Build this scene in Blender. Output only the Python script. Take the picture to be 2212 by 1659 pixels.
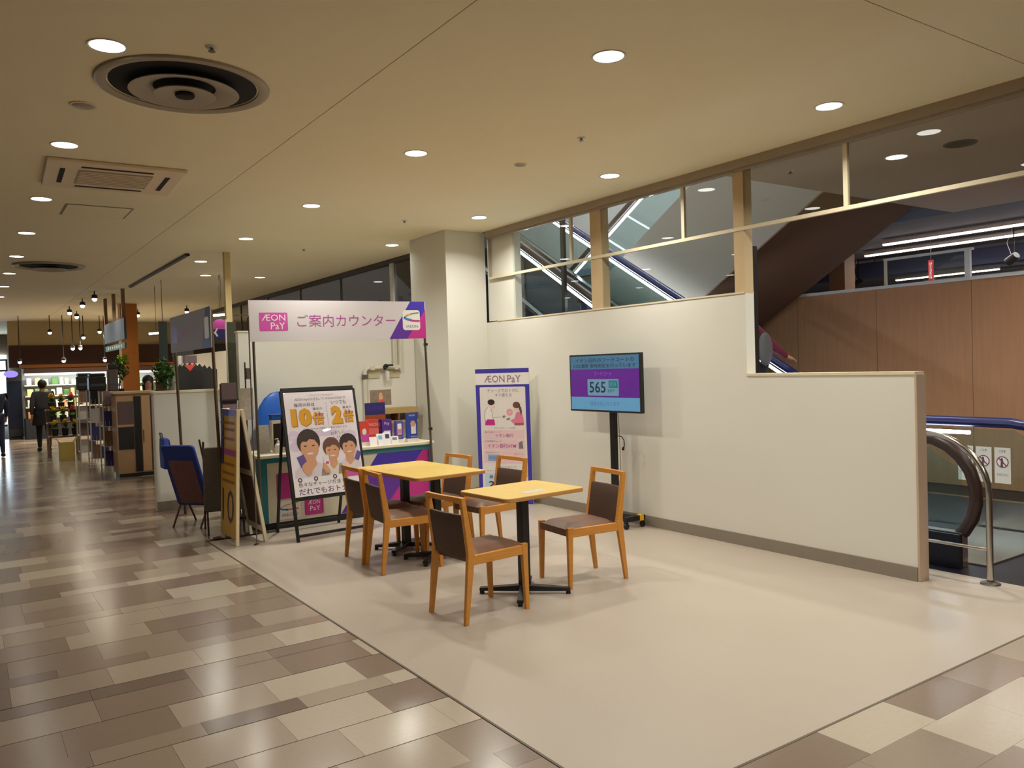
import bpy, math, random
from mathutils import Vector, Matrix
random.seed(7)
for o in list(bpy.data.objects): bpy.data.objects.remove(o)
SC = bpy.context.scene
COL = SC.collection
PI = math.pi
R = math.radians

# ------------------------------------------------------------------ camera, world, exposure
CAM_H = 1.6
YAW, PITCH, ROLL, FPX = 0.60016356, -0.02222166, -0.03049823, 1743.06
fw = Vector((math.sin(YAW) * math.cos(PITCH), math.cos(YAW) * math.cos(PITCH), math.sin(PITCH)))
r0 = Vector((math.cos(YAW), -math.sin(YAW), 0))
u0 = r0.cross(fw)
rt = r0 * math.cos(ROLL) + u0 * math.sin(ROLL)
up = -r0 * math.sin(ROLL) + u0 * math.cos(ROLL)
cam_d = bpy.data.cameras.new('camera')
cam_d.sensor_fit = 'HORIZONTAL'
cam_d.sensor_width = 36.0
cam_d.lens = 36.0 * FPX / 2212.0
cam_d.clip_start = 0.05
cam_d.clip_end = 200
cam = bpy.data.objects.new('camera', cam_d)
COL.objects.link(cam)
m = Matrix((rt, up, -fw)).transposed().to_4x4()
m.translation = Vector((0, 0, CAM_H))
cam.matrix_world = m
SC.camera = cam
SC.view_settings.view_transform = 'Standard'
SC.view_settings.look = 'None'
SC.view_settings.exposure = 0.0
SC.view_settings.gamma = 1.0
SC.view_settings.use_curve_mapping = False
SC.cycles.use_denoising = True
SC.cycles.max_bounces = 8
SC.cycles.transparent_max_bounces = 24
SC.cycles.sample_clamp_indirect = 6.0
SC.cycles.caustics_reflective = False
SC.cycles.caustics_refractive = False
world = bpy.data.worlds.new('world')
SC.world = world
world.use_nodes = True
world.node_tree.nodes['Background'].inputs[0].default_value = (0.95, 0.85, 0.68, 1)
world.node_tree.nodes['Background'].inputs[1].default_value = 0.05
WARM = (1.0, 0.965, 0.87)
P_MAIN, P_MID, P_CORR, P_HALL = 20.5, 22.5, 3.2, 30.0

# ------------------------------------------------------------------ materials
def lin(c):
    return tuple(((v / 255.0) / 12.92 if v <= 10 else (((v / 255.0) + 0.055) / 1.055) ** 2.4) for v in c)
MATS = {}
def mat(name, rgb, rough=0.6, metal=0.0, var=0.06, scale=8.0, bump=0.0, spec=0.5, emit=0.0, stretch=None, coat=0.0):
    if name in MATS: return MATS[name]
    M = bpy.data.materials.new(name)
    M.use_nodes = True
    nt = M.node_tree
    P = nt.nodes['Principled BSDF']
    c = lin(rgb)
    P.inputs['Roughness'].default_value = rough
    P.inputs['Metallic'].default_value = metal
    P.inputs['Specular IOR Level'].default_value = spec
    P.inputs['Coat Weight'].default_value = coat
    tc = nt.nodes.new('ShaderNodeTexCoord')
    mp = nt.nodes.new('ShaderNodeMapping')
    nt.links.new(tc.outputs['Object'], mp.inputs['Vector'])
    if stretch: mp.inputs['Scale'].default_value = stretch
    nz = nt.nodes.new('ShaderNodeTexNoise')
    nz.inputs['Scale'].default_value = scale
    nz.inputs['Detail'].default_value = 4.0
    nt.links.new(mp.outputs['Vector'], nz.inputs['Vector'])
    mx = nt.nodes.new('ShaderNodeMix')
    mx.data_type = 'RGBA'
    mx.inputs['A'].default_value = tuple(max(0, v * (1 - var)) for v in c) + (1,)
    mx.inputs['B'].default_value = tuple(min(1, v * (1 + var)) for v in c) + (1,)
    nt.links.new(nz.outputs['Fac'], mx.inputs['Factor'])
    nt.links.new(mx.outputs['Result'], P.inputs['Base Color'])
    if bump:
        bp = nt.nodes.new('ShaderNodeBump')
        bp.inputs['Strength'].default_value = bump
        bp.inputs['Distance'].default_value = 0.004
        nt.links.new(nz.outputs['Fac'], bp.inputs['Height'])
        nt.links.new(bp.outputs['Normal'], P.inputs['Normal'])
    if emit:
        nt.links.new(mx.outputs['Result'], P.inputs['Emission Color'])
        P.inputs['Emission Strength'].default_value = emit
    MATS[name] = M
    return M
def glass(name, tint=(0.93, 0.96, 0.95), refl=1.0, rough=0.0, ior=1.5):
    if name in MATS: return MATS[name]
    M = bpy.data.materials.new(name)
    M.use_nodes = True
    nt = M.node_tree
    nt.nodes.clear()
    out = nt.nodes.new('ShaderNodeOutputMaterial')
    tr = nt.nodes.new('ShaderNodeBsdfTransparent')
    tr.inputs[0].default_value = tuple(tint) + (1,)
    gl = nt.nodes.new('ShaderNodeBsdfGlossy')
    gl.inputs['Roughness'].default_value = rough
    gl.inputs[0].default_value = (refl, refl, refl, 1)
    fr = nt.nodes.new('ShaderNodeFresnel')
    ge = nt.nodes.new('ShaderNodeNewGeometry')
    ma = nt.nodes.new('ShaderNodeMath')
    ma.operation = 'MULTIPLY_ADD'
    ma.inputs[1].default_value = 1.0 / ior - ior
    ma.inputs[2].default_value = ior
    nt.links.new(ge.outputs['Backfacing'], ma.inputs[0])
    nt.links.new(ma.outputs[0], fr.inputs[0])
    mx = nt.nodes.new('ShaderNodeMixShader')
    nt.links.new(fr.outputs[0], mx.inputs[0])
    nt.links.new(tr.outputs[0], mx.inputs[1])
    nt.links.new(gl.outputs[0], mx.inputs[2])
    nt.links.new(mx.outputs[0], out.inputs[0])
    MATS[name] = M
    return M
def lamp_mat(name, rgb, strength):
    if name in MATS: return MATS[name]
    M = bpy.data.materials.new(name)
    M.use_nodes = True
    nt = M.node_tree
    nt.nodes.clear()
    out = nt.nodes.new('ShaderNodeOutputMaterial')
    em = nt.nodes.new('ShaderNodeEmission')
    em.inputs[0].default_value = tuple(rgb) + (1,)
    em.inputs[1].default_value = strength
    nt.links.new(em.outputs[0], out.inputs[0])
    MATS[name] = M
    return M

WALL = mat('painted_wall', (224, 222, 212), 0.85, var=0.015, scale=3, bump=0.02)
WALLSTAIN = mat('painted_wall_scuffed', (214, 211, 198), 0.85, var=0.05, scale=5)
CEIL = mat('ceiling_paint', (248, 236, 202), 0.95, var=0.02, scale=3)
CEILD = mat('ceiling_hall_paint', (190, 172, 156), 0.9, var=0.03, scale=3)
BEIGE = mat('beige_sheet_floor', (182, 170, 156), 0.32, var=0.035, scale=2.2, spec=0.4)
GROUT = mat('grout', (70, 58, 46), 0.8)
SKIRT = mat('grey_skirting', (140, 130, 118), 0.6)
TRIMC = mat('cream_trim', (222, 210, 180), 0.6)
TRIMD = mat('taupe_trim', (172, 158, 138), 0.6)
POSTC = mat('tan_post_paint', (205, 180, 140), 0.7)
WOOD = mat('chair_wood', (208, 142, 62), 0.42, var=0.14, scale=9, stretch=(1, 1, 6), spec=0.4)
WOODT = mat('table_laminate', (220, 186, 92), 0.32, var=0.1, scale=6, stretch=(6, 1, 1), spec=0.5)
WOODE = mat('table_edge', (190, 138, 74), 0.5, var=0.08)
LEATH = mat('brown_leatherette', (116, 82, 64), 0.45, var=0.1, scale=30, bump=0.1)
LEATHB = mat('dark_brown_fabric', (80, 58, 45), 0.75, var=0.15, scale=60, bump=0.15)
BLACK = mat('black_metal', (22, 20, 20), 0.4, var=0.1)
BLACKP = mat('black_plastic', (28, 27, 28), 0.5, var=0.1)
STEEL = mat('brushed_steel', (206, 200, 192), 0.2, metal=1.0, var=0.05)
STEELD = mat('grey_pole_metal', (120, 112, 100), 0.35, metal=0.8, var=0.05)
WHITE = mat('white_print', (238, 234, 232), 0.5, var=0.01)
WHITEP = mat('white_plastic', (226, 222, 212), 0.5, var=0.02)
LAV = mat('pale_lavender_print', (246, 238, 248), 0.28, var=0.03, scale=4)
MAG = mat('magenta_print', (198, 48, 142), 0.45, var=0.03)
MAGL = mat('magenta_logo_print', (208, 82, 172), 0.45, var=0.02)
MAUVE = mat('mauve_letter_print', (176, 84, 156), 0.5, var=0.02)
BLUEV = mat('blue_violet_print', (72, 52, 182), 0.45, var=0.03)
PURP = mat('purple_print', (98, 48, 160), 0.45, var=0.03)
NAVY = mat('navy_print', (46, 44, 110), 0.5, var=0.04)
GOLD = mat('gold_digit_print', (232, 168, 20), 0.45, var=0.1, scale=5)
DGREY = mat('dark_letter_print', (72, 64, 74), 0.6, var=0.02)
GREYT = mat('grey_letter_print', (128, 120, 126), 0.6, var=0.02)
PINK = mat('pink_print', (236, 202, 208), 0.5, var=0.02)
ROSE = mat('rose_print', (226, 130, 158), 0.5, var=0.04)
SKY = mat('sky_blue_print', (120, 178, 224), 0.5, var=0.03)
PALEB = mat('pale_blue_print', (196, 216, 236), 0.5, var=0.03)
TEAL = mat('teal_laminate', (44, 122, 134), 0.45, var=0.06)
CREAMC = mat('counter_cream', (222, 214, 190), 0.45, var=0.03)
CREAMT = mat('counter_top_cream', (228, 220, 196), 0.35, var=0.03)
SKIN = mat('skin', (206, 150, 118), 0.55, var=0.04)
SKINP = mat('skin_print', (222, 166, 128), 0.5, var=0.05, scale=12)
HAIRP = mat('hair_print', (58, 40, 36), 0.5, var=0.1)
HAIRB = mat('brown_hair_print', (112, 74, 62), 0.5, var=0.1)
HAIR = mat('hair', (30, 25, 23), 0.5, var=0.15, scale=40)
BLUEF = mat('blue_fabric', (36, 60, 150), 0.7, var=0.1, scale=30)
BLUEP = mat('blue_plastic', (30, 92, 190), 0.4, var=0.05)
CLOTHG = mat('charcoal_jacket', (70, 70, 74), 0.85, var=0.12, scale=30)
CLOTHD = mat('dark_clothes', (34, 33, 38), 0.85, var=0.12, scale=30)
CLOTHB = mat('navy_clothes', (46, 54, 80), 0.85, var=0.12, scale=30)
CLOTHGR = mat('grey_bag_fabric', (92, 90, 88), 0.8, var=0.1, scale=30)
CLOTHR = mat('maroon_clothes', (116, 40, 60), 0.85, var=0.1, scale=30)
WWOOD = mat('wood_wall', (200, 144, 100), 0.6, var=0.14, scale=5, stretch=(1, 6, 0.5))
OWOOD = mat('orange_wood', (190, 116, 46), 0.55, var=0.12, scale=5, stretch=(4, 4, 0.6))
BWOOD = mat('brown_wood', (122, 92, 66), 0.6, var=0.12, scale=5, stretch=(4, 4, 0.6))
DWOOD = mat('dark_brown_soffit', (74, 44, 32), 0.7, var=0.1)
CLAD = mat('escalator_cladding', (150, 140, 128), 0.45, metal=0.3, var=0.03)
SOFF = mat('escalator_soffit', (112, 84, 66), 0.6, var=0.05)
NAVYM = mat('dark_escalator_metal', (36, 38, 52), 0.35, metal=0.5, var=0.05)
STEPM = mat('escalator_step', (52, 54, 62), 0.45, metal=0.6, var=0.08)
RUBBER = mat('handrail_rubber', (58, 40, 34), 0.35, var=0.06)
RUBBERB = mat('handrail_rubber_blue', (40, 42, 96), 0.3, var=0.06)
MATD = mat('landing_plate', (44, 44, 52), 0.4, metal=0.3, var=0.08)
LEAF = mat('leaf_green', (62, 104, 40), 0.55, var=0.3, scale=20)
LEAFL = mat('leaf_lime', (150, 190, 40), 0.55, var=0.2, scale=20)
YELF = mat('yellow_flower', (232, 196, 40), 0.6, var=0.2, scale=20)
YELB = mat('yellow_board_print', (206, 160, 52), 0.5, var=0.12, scale=5)
YEL = mat('yellow_tape', (236, 180, 20), 0.5)
ORNG = mat('orange_red_print', (226, 74, 58), 0.5, var=0.08)
REDS = mat('red_sign', (176, 36, 44), 0.5)
SLATE = mat('slate_sign', (70, 78, 88), 0.5, var=0.05)
GREENS = mat('green_sign', (58, 110, 84), 0.5, var=0.05)
GREENSC = mat('screen_green', (20, 120, 116), 0.4)
ACRYL = glass('acrylic', (0.97, 0.96, 0.95), 1.0)
PANE = glass('window_glass', (0.90, 0.92, 0.90), 1.0)
ESCG = glass('escalator_glass', (0.62, 0.80, 0.80), 1.0)
LAMPM = lamp_mat('downlight_disc', (1.0, 0.96, 0.88), 9.0)
STRIPM = lamp_mat('led_strip', (0.80, 0.88, 1.0), 22.0)
TUBEM = lamp_mat('linear_light', (1.0, 0.97, 0.95), 9.0)
CASEM = lamp_mat('case_light', (0.95, 1.0, 0.98), 1.6)
DAYM = lamp_mat('daylight_pane', (0.72, 0.88, 1.0), 7.0)
SPOTM = lamp_mat('spot_bulb', (1.0, 0.95, 0.84), 14.0)

# ------------------------------------------------------------------ mesh building
class B:
    def __init__(s): s.v, s.f = [], []
    def add(s, vs, fs):
        n = len(s.v)
        s.v += [tuple(v) for v in vs]
        s.f += [tuple(i + n for i in f) for f in fs]
        return s
    def box(s, x0, x1, y0, y1, z0, z1):
        return s.add([(x0, y0, z0), (x1, y0, z0), (x1, y1, z0), (x0, y1, z0), (x0, y0, z1), (x1, y0, z1), (x1, y1, z1), (x0, y1, z1)],
                     [(0, 3, 2, 1), (4, 5, 6, 7), (0, 1, 5, 4), (1, 2, 6, 5), (2, 3, 7, 6), (3, 0, 4, 7)])
    def beam(s, p, q, w0, h0, w1=None, h1=None, side=(0, 1, 0)):
        # bar from p to q; w along 'side', h along the third axis
        p, q = Vector(p), Vector(q)
        d = (q - p).normalized()
        a = Vector(side); a = (a - d * a.dot(d)).normalized()
        b = d.cross(a)
        w1 = w0 if w1 is None else w1
        h1 = h0 if h1 is None else h1
        vs = []
        for c, w, h in ((p, w0, h0), (q, w1, h1)):
            for i, j in ((-1, -1), (1, -1), (1, 1), (-1, 1)):
                vs.append(c + a * (i * w / 2) + b * (j * h / 2))
        return s.add(vs, [(0, 3, 2, 1), (4, 5, 6, 7), (0, 1, 5, 4), (1, 2, 6, 5), (2, 3, 7, 6), (3, 0, 4, 7)])
    def tube(s, pts, r, n=8, sq=1.0, side=None):
        pts = [Vector(p) for p in pts]
        rings = []
        prev = None
        for i, p in enumerate(pts):
            t = (pts[min(i + 1, len(pts) - 1)] - pts[max(i - 1, 0)]).normalized()
            a = Vector(side) if side else (prev if prev else (Vector((0, 0, 1)) if abs(t.z) < 0.9 else Vector((1, 0, 0))))
            a = (a - t * a.dot(t)).normalized()
            prev = a
            b = t.cross(a)
            rr = r[i] if isinstance(r, (list, tuple)) else r
            rings.append([p + a * math.cos(2 * PI * k / n) * rr + b * math.sin(2 * PI * k / n) * rr * sq for k in range(n)])
        vs = [v for g in rings for v in g]
        fs = []
        for i in range(len(rings) - 1):
            for k in range(n):
                fs.append((i * n + k, i * n + (k + 1) % n, (i + 1) * n + (k + 1) % n, (i + 1) * n + k))
        fs.append(tuple(reversed(range(n))))
        fs.append(tuple(range((len(rings) - 1) * n, len(rings) * n)))
        return s.add(vs, fs)
    def lathe(s, prof, c=(0, 0, 0), n=24, sx=1, sy=1, cap=True):
        vs, fs = [], []
        for r, z in prof:
            for k in range(n):
                vs.append((c[0] + r * sx * math.cos(2 * PI * k / n), c[1] + r * sy * math.sin(2 * PI * k / n), c[2] + z))
        for i in range(len(prof) - 1):
            for k in range(n):
                fs.append((i * n + k, i * n + (k + 1) % n, (i + 1) * n + (k + 1) % n, (i + 1) * n + k))
        if cap:
            fs.append(tuple(reversed(range(n))))
            fs.append(tuple(range((len(prof) - 1) * n, len(prof) * n)))
        else:
            k = (len(prof) - 1) * n
            for q in range(n): fs.append((k + q, k + (q + 1) % n, (q + 1) % n, q))
        return s.add(vs, fs)
    def prism(s, pts, o, u, v, d0, d1):
        o, u, v = Vector(o), Vector(u), Vector(v)
        n = u.cross(v).normalized()
        k = len(pts)
        vs = [o + u * a + v * b + n * d0 for a, b in pts] + [o + u * a + v * b + n * d1 for a, b in pts]
        fs = [tuple(reversed(range(k))), tuple(range(k, 2 * k))] + [(i, (i + 1) % k, k + (i + 1) % k, k + i) for i in range(k)]
        return s.add(vs, fs)
    def sphere(s, c, r, n=12, sx=1, sy=1, sz=1):
        prof = [(max(1e-4, r * math.sin(PI * i / (n // 2))), -r * sz * math.cos(PI * i / (n // 2))) for i in range(n // 2 + 1)]
        return s.lathe(prof, c, n, sx, sy)
def rrect(w, h, r, n=4, x=0, y=0):
    pts = []
    for cx, cy, a in ((w - r, h - r, 0), (r, h - r, 90), (r, r, 180), (w - r, r, 270)):
        for i in range(n + 1):
            t = R(a + 90 * i / n)
            pts.append((x + cx + r * math.cos(t), y + cy + r * math.sin(t)))
    return pts
def ell(cx, cy, rx, ry, n=20, a0=0, a1=360):
    return [(cx + rx * math.cos(R(a0 + (a1 - a0) * i / n)), cy + ry * math.sin(R(a0 + (a1 - a0) * i / n))) for i in range(n + (0 if a1 - a0 == 360 else 1))]

def obj(name, b, material, parent=None, smooth=False, bevel=0.0, shift=None, kind=None):
    me = bpy.data.meshes.new(name)
    vs = b.v
    if shift is not None:
        sh = Vector(shift)
        vs = [tuple(Vector(v) - sh) for v in vs]
    me.from_pydata(vs, [], b.f)
    me.validate()
    if smooth:
        me.shade_smooth()
        me.set_sharp_from_angle(angle=R(smooth if smooth > 1 else 40))
    me.materials.append(material)
    o = bpy.data.objects.new(name, me)
    COL.objects.link(o)
    if parent: o.parent = parent
    if bevel:
        md = o.modifiers.new('bevel', 'BEVEL')
        md.width = bevel
        md.segments = 2
        md.limit_method = 'ANGLE'
    if kind: o['kind'] = kind
    return o
def tag(o, label, cat, group=None):
    o['label'] = label
    o['category'] = cat
    if group: o['group'] = group
    return o
def thing(name, label, cat, loc=(0, 0, 0), rz=0.0, group=None):
    o = bpy.data.objects.new(name, None)
    COL.objects.link(o)
    o.empty_display_size = 0.1
    o.location = loc
    o.rotation_euler = (0, 0, R(rz))
    return tag(o, label, cat, group)
def struct(name, b, material, parent=None, **k):
    o = obj(name, b, material, parent, **k)
    if not parent: o['kind'] = 'structure'
    return o
def sroot(name, loc=(0, 0, 0)):
    o = bpy.data.objects.new(name, None)
    COL.objects.link(o)
    o.location = loc
    o['kind'] = 'structure'
    return o
def copy_tree(o, parent=None):
    c = o.copy()
    COL.objects.link(c)
    c.parent = parent
    for ch in o.children: copy_tree(ch, c)
    return c

FONT_CACHE = {}
class Panel:
    """flat printed surface: origin at lower left, u to the right, v up, normal towards the reader"""
    def __init__(s, o, u, v, parent, w=1, h=1):
        s.o, s.u, s.v = Vector(o), Vector(u).normalized(), Vector(v).normalized()
        s.n = s.u.cross(s.v).normalized()
        s.parent, s.w, s.h = parent, w, h
    def poly(s, name, pts, material, layer=1, norm=True):
        if norm: pts = [(a * s.w, (1 - b) * s.h) for a, b in pts]      # 0..1, y down
        d = 0.0007 * layer
        b = B().add([s.o + s.u * a + s.v * c + s.n * d for a, c in pts], [tuple(range(len(pts)))])
        # face the reader
        me_n = Vector((0, 0, 0))
        k = len(pts)
        ar = sum(pts[i][0] * pts[(i + 1) % k][1] - pts[(i + 1) % k][0] * pts[i][1] for i in range(k))
        if ar < 0: b.f = [tuple(reversed(b.f[0]))]
        return obj(name, b, material, s.parent)
    def rect(s, name, x0, y0, x1, y1, material, layer=1):
        return s.poly(name, [(x0, y0), (x1, y0), (x1, y1), (x0, y1)], material, layer)
    def rr(s, name, x0, y0, x1, y1, r, material, layer=1):
        pts = rrect((x1 - x0) * s.w, (y1 - y0) * s.h, r)
        return s.poly(name, [(a + x0 * s.w, c + (1 - y1) * s.h) for a, c in pts], material, layer, norm=False)
    def ell(s, name, cx, cy, rx, ry, material, layer=1, n=20, rot=0):
        c, sn = math.cos(R(rot)), math.sin(R(rot))
        pts = []
        for i in range(n):
            a, b = rx * math.cos(2 * PI * i / n), ry * math.sin(2 * PI * i / n)
            pts.append((cx * s.w + a * c - b * sn, (1 - cy) * s.h + a * sn + b * c))
        return s.poly(name, pts, material, layer, norm=False)
    def line(s, name, pts, w, material, layer=1):
        pts = [Vector((a * s.w, (1 - b) * s.h)) for a, b in pts]
        L, Rr = [], []
        for i, p in enumerate(pts):
            t = (pts[min(i + 1, len(pts) - 1)] - pts[max(i - 1, 0)]).normalized()
            nn = Vector((-t.y, t.x)) * w / 2
            L.append(p + nn); Rr.append(p - nn)
        d = 0.0007 * layer
        k = len(pts)
        vs = [s.o + s.u * q.x + s.v * q.y + s.n * d for q in L + Rr]
        fs = [(i, k + i, k + i + 1, i + 1) for i in range(k - 1)]
        return obj(name, B().add(vs, fs), material, s.parent)
    def text(s, body, x0, y0, x1, y1, material, layer=2, bold=0.0, rot=0.0, name='lettering', keep=False):
        key = (body, bold)
        if key not in FONT_CACHE:
            cu = bpy.data.curves.new('t', 'FONT')
            cu.body = body
            cu.resolution_u = 2
            cu.offset = bold
            ob = bpy.data.objects.new('t', cu)
            COL.objects.link(ob)
            bpy.context.view_layer.update()
            me = bpy.data.meshes.new_from_object(ob.evaluated_get(bpy.context.evaluated_depsgraph_get()))
            FONT_CACHE[key] = ([tuple(v.co) for v in me.vertices], [tuple(p.vertices) for p in me.polygons])
            bpy.data.objects.remove(ob)
            bpy.data.curves.remove(cu)
            bpy.data.meshes.remove(me)
        vs, fs = FONT_CACHE[key]
        xs, ys = [v[0] for v in vs], [v[1] for v in vs]
        ax, bx, ay, by = min(xs), max(xs), min(ys), max(ys)
        X0, X1, Y0, Y1 = x0 * s.w, x1 * s.w, (1 - y1) * s.h, (1 - y0) * s.h
        cx, cy = (X0 + X1) / 2, (Y0 + Y1) / 2
        c, sn = math.cos(R(rot)), math.sin(R(rot))
        d = 0.0007 * layer
        out = []
        for x, y, _ in vs:
            p = X0 + (x - ax) / (bx - ax) * (X1 - X0) - cx
            q = Y0 + (y - ay) / (by - ay) * (Y1 - Y0) - cy
            out.append(s.o + s.u * (cx + p * c - q * sn) + s.v * (cy + p * sn + q * c) + s.n * d)
        return obj(name, B().add(out, fs), material, s.parent)

def area_lamp(name, loc, power, color, size, parent=None, spread=170, shape='DISK', sy=None, rot=(0, 0, 0)):
    d = bpy.data.lights.new(name, 'AREA')
    d.energy = power
    d.color = color
    d.shape = shape
    d.size = size
    if sy: d.size_y = sy
    d.spread = R(spread)
    o = bpy.data.objects.new(name, d)
    COL.objects.link(o)
    o.location = loc
    o.rotation_euler = rot
    if parent: o.parent = parent
    return o

# ------------------------------------------------------------------ floor
ZC = 3.28
EX, EY = 1.915, 2.11            # edges of the beige area
floor = struct('floor', B().box(-4.0, 5.9, -3.0, 36.0, -0.12, -0.012), GROUT)
b = B().box(EX + 0.005, 5.9, EY + 0.005, 8.05, -0.012, 0.0)
b.box(2.62, 5.9, 8.05, 10.2, -0.012, 0.0)
b.box(3.1, 5.9, 10.2, 26.0, -0.012, 0.0)
struct('beige_flooring', b, BEIGE, floor)
TC = {'C': (184, 172, 154), 'L': (164, 149, 132), 'M': (146, 130, 114), 'D': (132, 114, 100), 'K': (112, 95, 84)}
TM = {k: mat('floor_tile_' + k.lower(), v, 0.2, var=0.06, scale=14, spec=0.5) for k, v in TC.items()}
TMESH = {}
for k in TC:
    me = bpy.data.meshes.new('tile_' + k)
    bb = B().box(0, 1, 0, 1, -0.012, 0)
    me.from_pydata(bb.v, [], bb.f)
    me.materials.append(TM[k])
    TMESH[k] = me
TL, T1, T2 = 0.457, 0.3048, 0.1524
far_tiles = {k: B() for k in TC}
ntile = 0
def tile(x0, x1, y0, y1, k):
    global ntile
    g = 0.0012
    if x1 - x0 < 0.01: return
    inview = x1 > 0.045 * y0 - 0.05 and y0 < 9.2 and (y1 > 2.45 or x0 > 2.0)
    if inview and ntile < 298:
        o = bpy.data.objects.new('tile', TMESH[k])
        COL.objects.link(o)
        o.parent = floor
        o.location = (x0 + g / 2, y0 + g / 2, 0)
        o.scale = (x1 - x0 - g, y1 - y0 - g, 1)
        ntile += 1
    else:
        far_tiles[k].box(x0 + g / 2, x1 - g / 2, y0 + g / 2, y1 - g / 2, -0.012, 0)
# rows seen clearly: (y0, width, x where the first named tile starts, colours from there to the right)
ROWS = [(2.04, T1, 0.60, 'MDCML'), (2.345, T1, 0.36, 'DMLMD'), (2.65, T2, 0.85, 'LMD'), (2.80, T1, 0.29, 'KDLM'),
        (3.11, T1, 0.42, 'MLCC'), (3.42, T1, 0.70, 'LCD'), (3.73, T2, 0.40, 'MKLC'), (3.88, T1, 0.32, 'DLCD'),
        (4.19, T1, 0.49, 'DMDC'), (4.49, T2, 0.49, 'KMDD'), (4.65, T1, 0.61, 'LLCC'), (4.95, T2, 0.38, 'DMMM'),
        (5.10, T1, 0.16, 'DMDLM'), (5.41, T1, 0.48, 'LDMM'), (5.71, T1, 0.62, 'LLMD'), (6.02, T2, 0.40, 'MLCL'),
        (6.17, T1, 0.76, 'DCDD'), (6.47, T1, 0.30, 'MDDM'), (6.78, T2, 0.56, 'LCLD'), (6.93, T1, 0.66, 'DLCM'), (7.235, T1, 0.4, 'MDLCM')]
yy = ROWS[-1][0] + T1
rg = random.Random(3)
while yy < 26:
    w = T1 if rg.random() < 0.68 else T2
    ROWS.append((yy, w, rg.uniform(0.1, 0.55), None))
    yy += w
ROWS.append((1.735, T1, 0.4, None))
ROWS.append((1.43, T1, 0.62, None))
for (y0, w, xs, cols) in ROWS:
    lim = EX - 0.009 if y0 < 7.9 else (2.61 if y0 < 10.15 else 3.09)
    x = xs
    i = 0
    while x < lim:
        k = cols[i] if cols and i < len(cols) else rg.choice('CLMMDDL' if y0 < 9 else 'LMMDDK')
        tile(x, min(x + TL, lim), y0, y0 + w, k)
        x += TL
        i += 1
    x = xs
    while x > -2.4:
        tile(x - TL, x, y0, y0 + w, rg.choice('LMDDKM'))
        x -= TL
# right foreground strip, tiles laid the same way
for (y0, y1, xs, cols) in [(1.855, EY - 0.005, 1.96, 'MDCDML'), (1.55, 1.855, 1.96, 'DMMCCML'), (1.245, 1.55, 2.1, 'DLMCMDL'), (0.94, 1.245, 1.95, 'LDMLMDC')]:
    x = xs
    if x > 1.906: tile(1.906, x, y0, y1, 'D')
    for i, k in enumerate(cols * 2):
        wv = 0.5 if y0 > 1.8 else TL
        tile(x, min(x + wv, 5.9), y0, y1, k)
        x += wv
        if x >= 5.9: break
for k, bb in far_tiles.items():
    if bb.f: struct('distant_tiles', bb, TM[k], floor, kind='stuff')
struct('trim_1', B().box(EX - 0.006, EX + 0.006, EY - 0.006, 8.05, -0.012, 0.0015), mat('floor_edge_metal', (96, 84, 66), 0.5))
struct('trim_2', B().box(EX + 0.007, 5.9, EY - 0.006, EY + 0.006, -0.012, 0.0015), MATS['floor_edge_metal'])
struct('floor_escalator_landing', B().box(5.902, 10.2, -3.0, 3.9, -0.10, -0.002), MATD)
struct('floor_escalator_hall', B().box(5.902, 10.2, 3.902, 20.0, -0.10, -0.004), MATD)
struct('floor_neighbour_store', B().box(10.202, 24.0, -3.0, 20.0, -0.10, 0.0), SKIRT)

# ------------------------------------------------------------------ ceiling
ceiling = struct('ceiling', B().box(-4.2, 5.62, -3.2, 36.2, ZC + 0.02, ZC + 0.12), GROUT)
struct('ceiling_panel', B().box(-4.2, 2.017, -3.2, 36.2, ZC, ZC + 0.019), CEIL, ceiling)
struct('ceiling_panel', B().box(2.023, 5.46, 2.213, 36.2, ZC, ZC + 0.019), CEIL, ceiling)
struct('ceiling_panel', B().box(2.023, 5.46, -3.2, 2.207, ZC, ZC + 0.019), CEIL, ceiling)
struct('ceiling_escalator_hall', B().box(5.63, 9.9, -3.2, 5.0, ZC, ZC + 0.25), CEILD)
struct('ceiling_neighbour_store', B().box(9.905, 24.0, -3.2, 20.0, ZC, ZC + 0.12), mat('store_ceiling', (126, 128, 140), 0.9))
struct('ceiling_upper_void', B().box(5.63, 10.2, 5.1, 20.0, 7.4, 7.5), CEIL)

# ------------------------------------------------------------------ walls
XW, XW2 = 5.5, 5.61
wr = sroot('wall_right', (XW, 3.06, 0))
sh = (XW, 3.06, 0)
b = B()
b.box(XW, XW2, 3.06, 4.51, 0, 1.455)          # low part
struct('low_wall', b, WALL, wr, shift=sh)
struct('low_wall_cap', B().box(XW - 0.006, XW2 + 0.006, 3.055, 4.51, 1.455, 1.476), TRIMC, wr, shift=sh)
struct('end_cap', B().box(XW - 0.004, XW2 + 0.004, 3.045, 3.06, 0, 1.455), mat('end_trim', (196, 172, 150), 0.6), wr, shift=sh)
b = B().box(XW, XW2, 4.51, 8.56, 0, 2.155)
struct('wall_body', b, WALL, wr, shift=sh)
struct('window_sill', B().box(XW - 0.006, XW2 + 0.01, 4.515, 8.3, 2.155, 2.17), TRIMC, wr, shift=sh)
struct('post', B().box(XW + 0.002, XW2 - 0.002, 4.51, 4.62, 2.155, 3.21), POSTC, wr, shift=sh)
struct('post', B().box(XW + 0.002, XW2 - 0.002, 6.34, 6.51, 2.171, 3.21), POSTC, wr, shift=sh)
struct('pier', B().box(XW + 0.04, XW2 + 0.02, 7.96, 8.56, 2.171, 3.27), WALL, wr, shift=sh)
struct('wall_body', B().box(XW, XW2, 9.49, 36.0, 0, 2.2), WALL, wr, shift=sh)
win = sroot('window_1', (XW, 4.5, 2.17))
sh = (XW, 4.5, 2.17)
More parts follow.
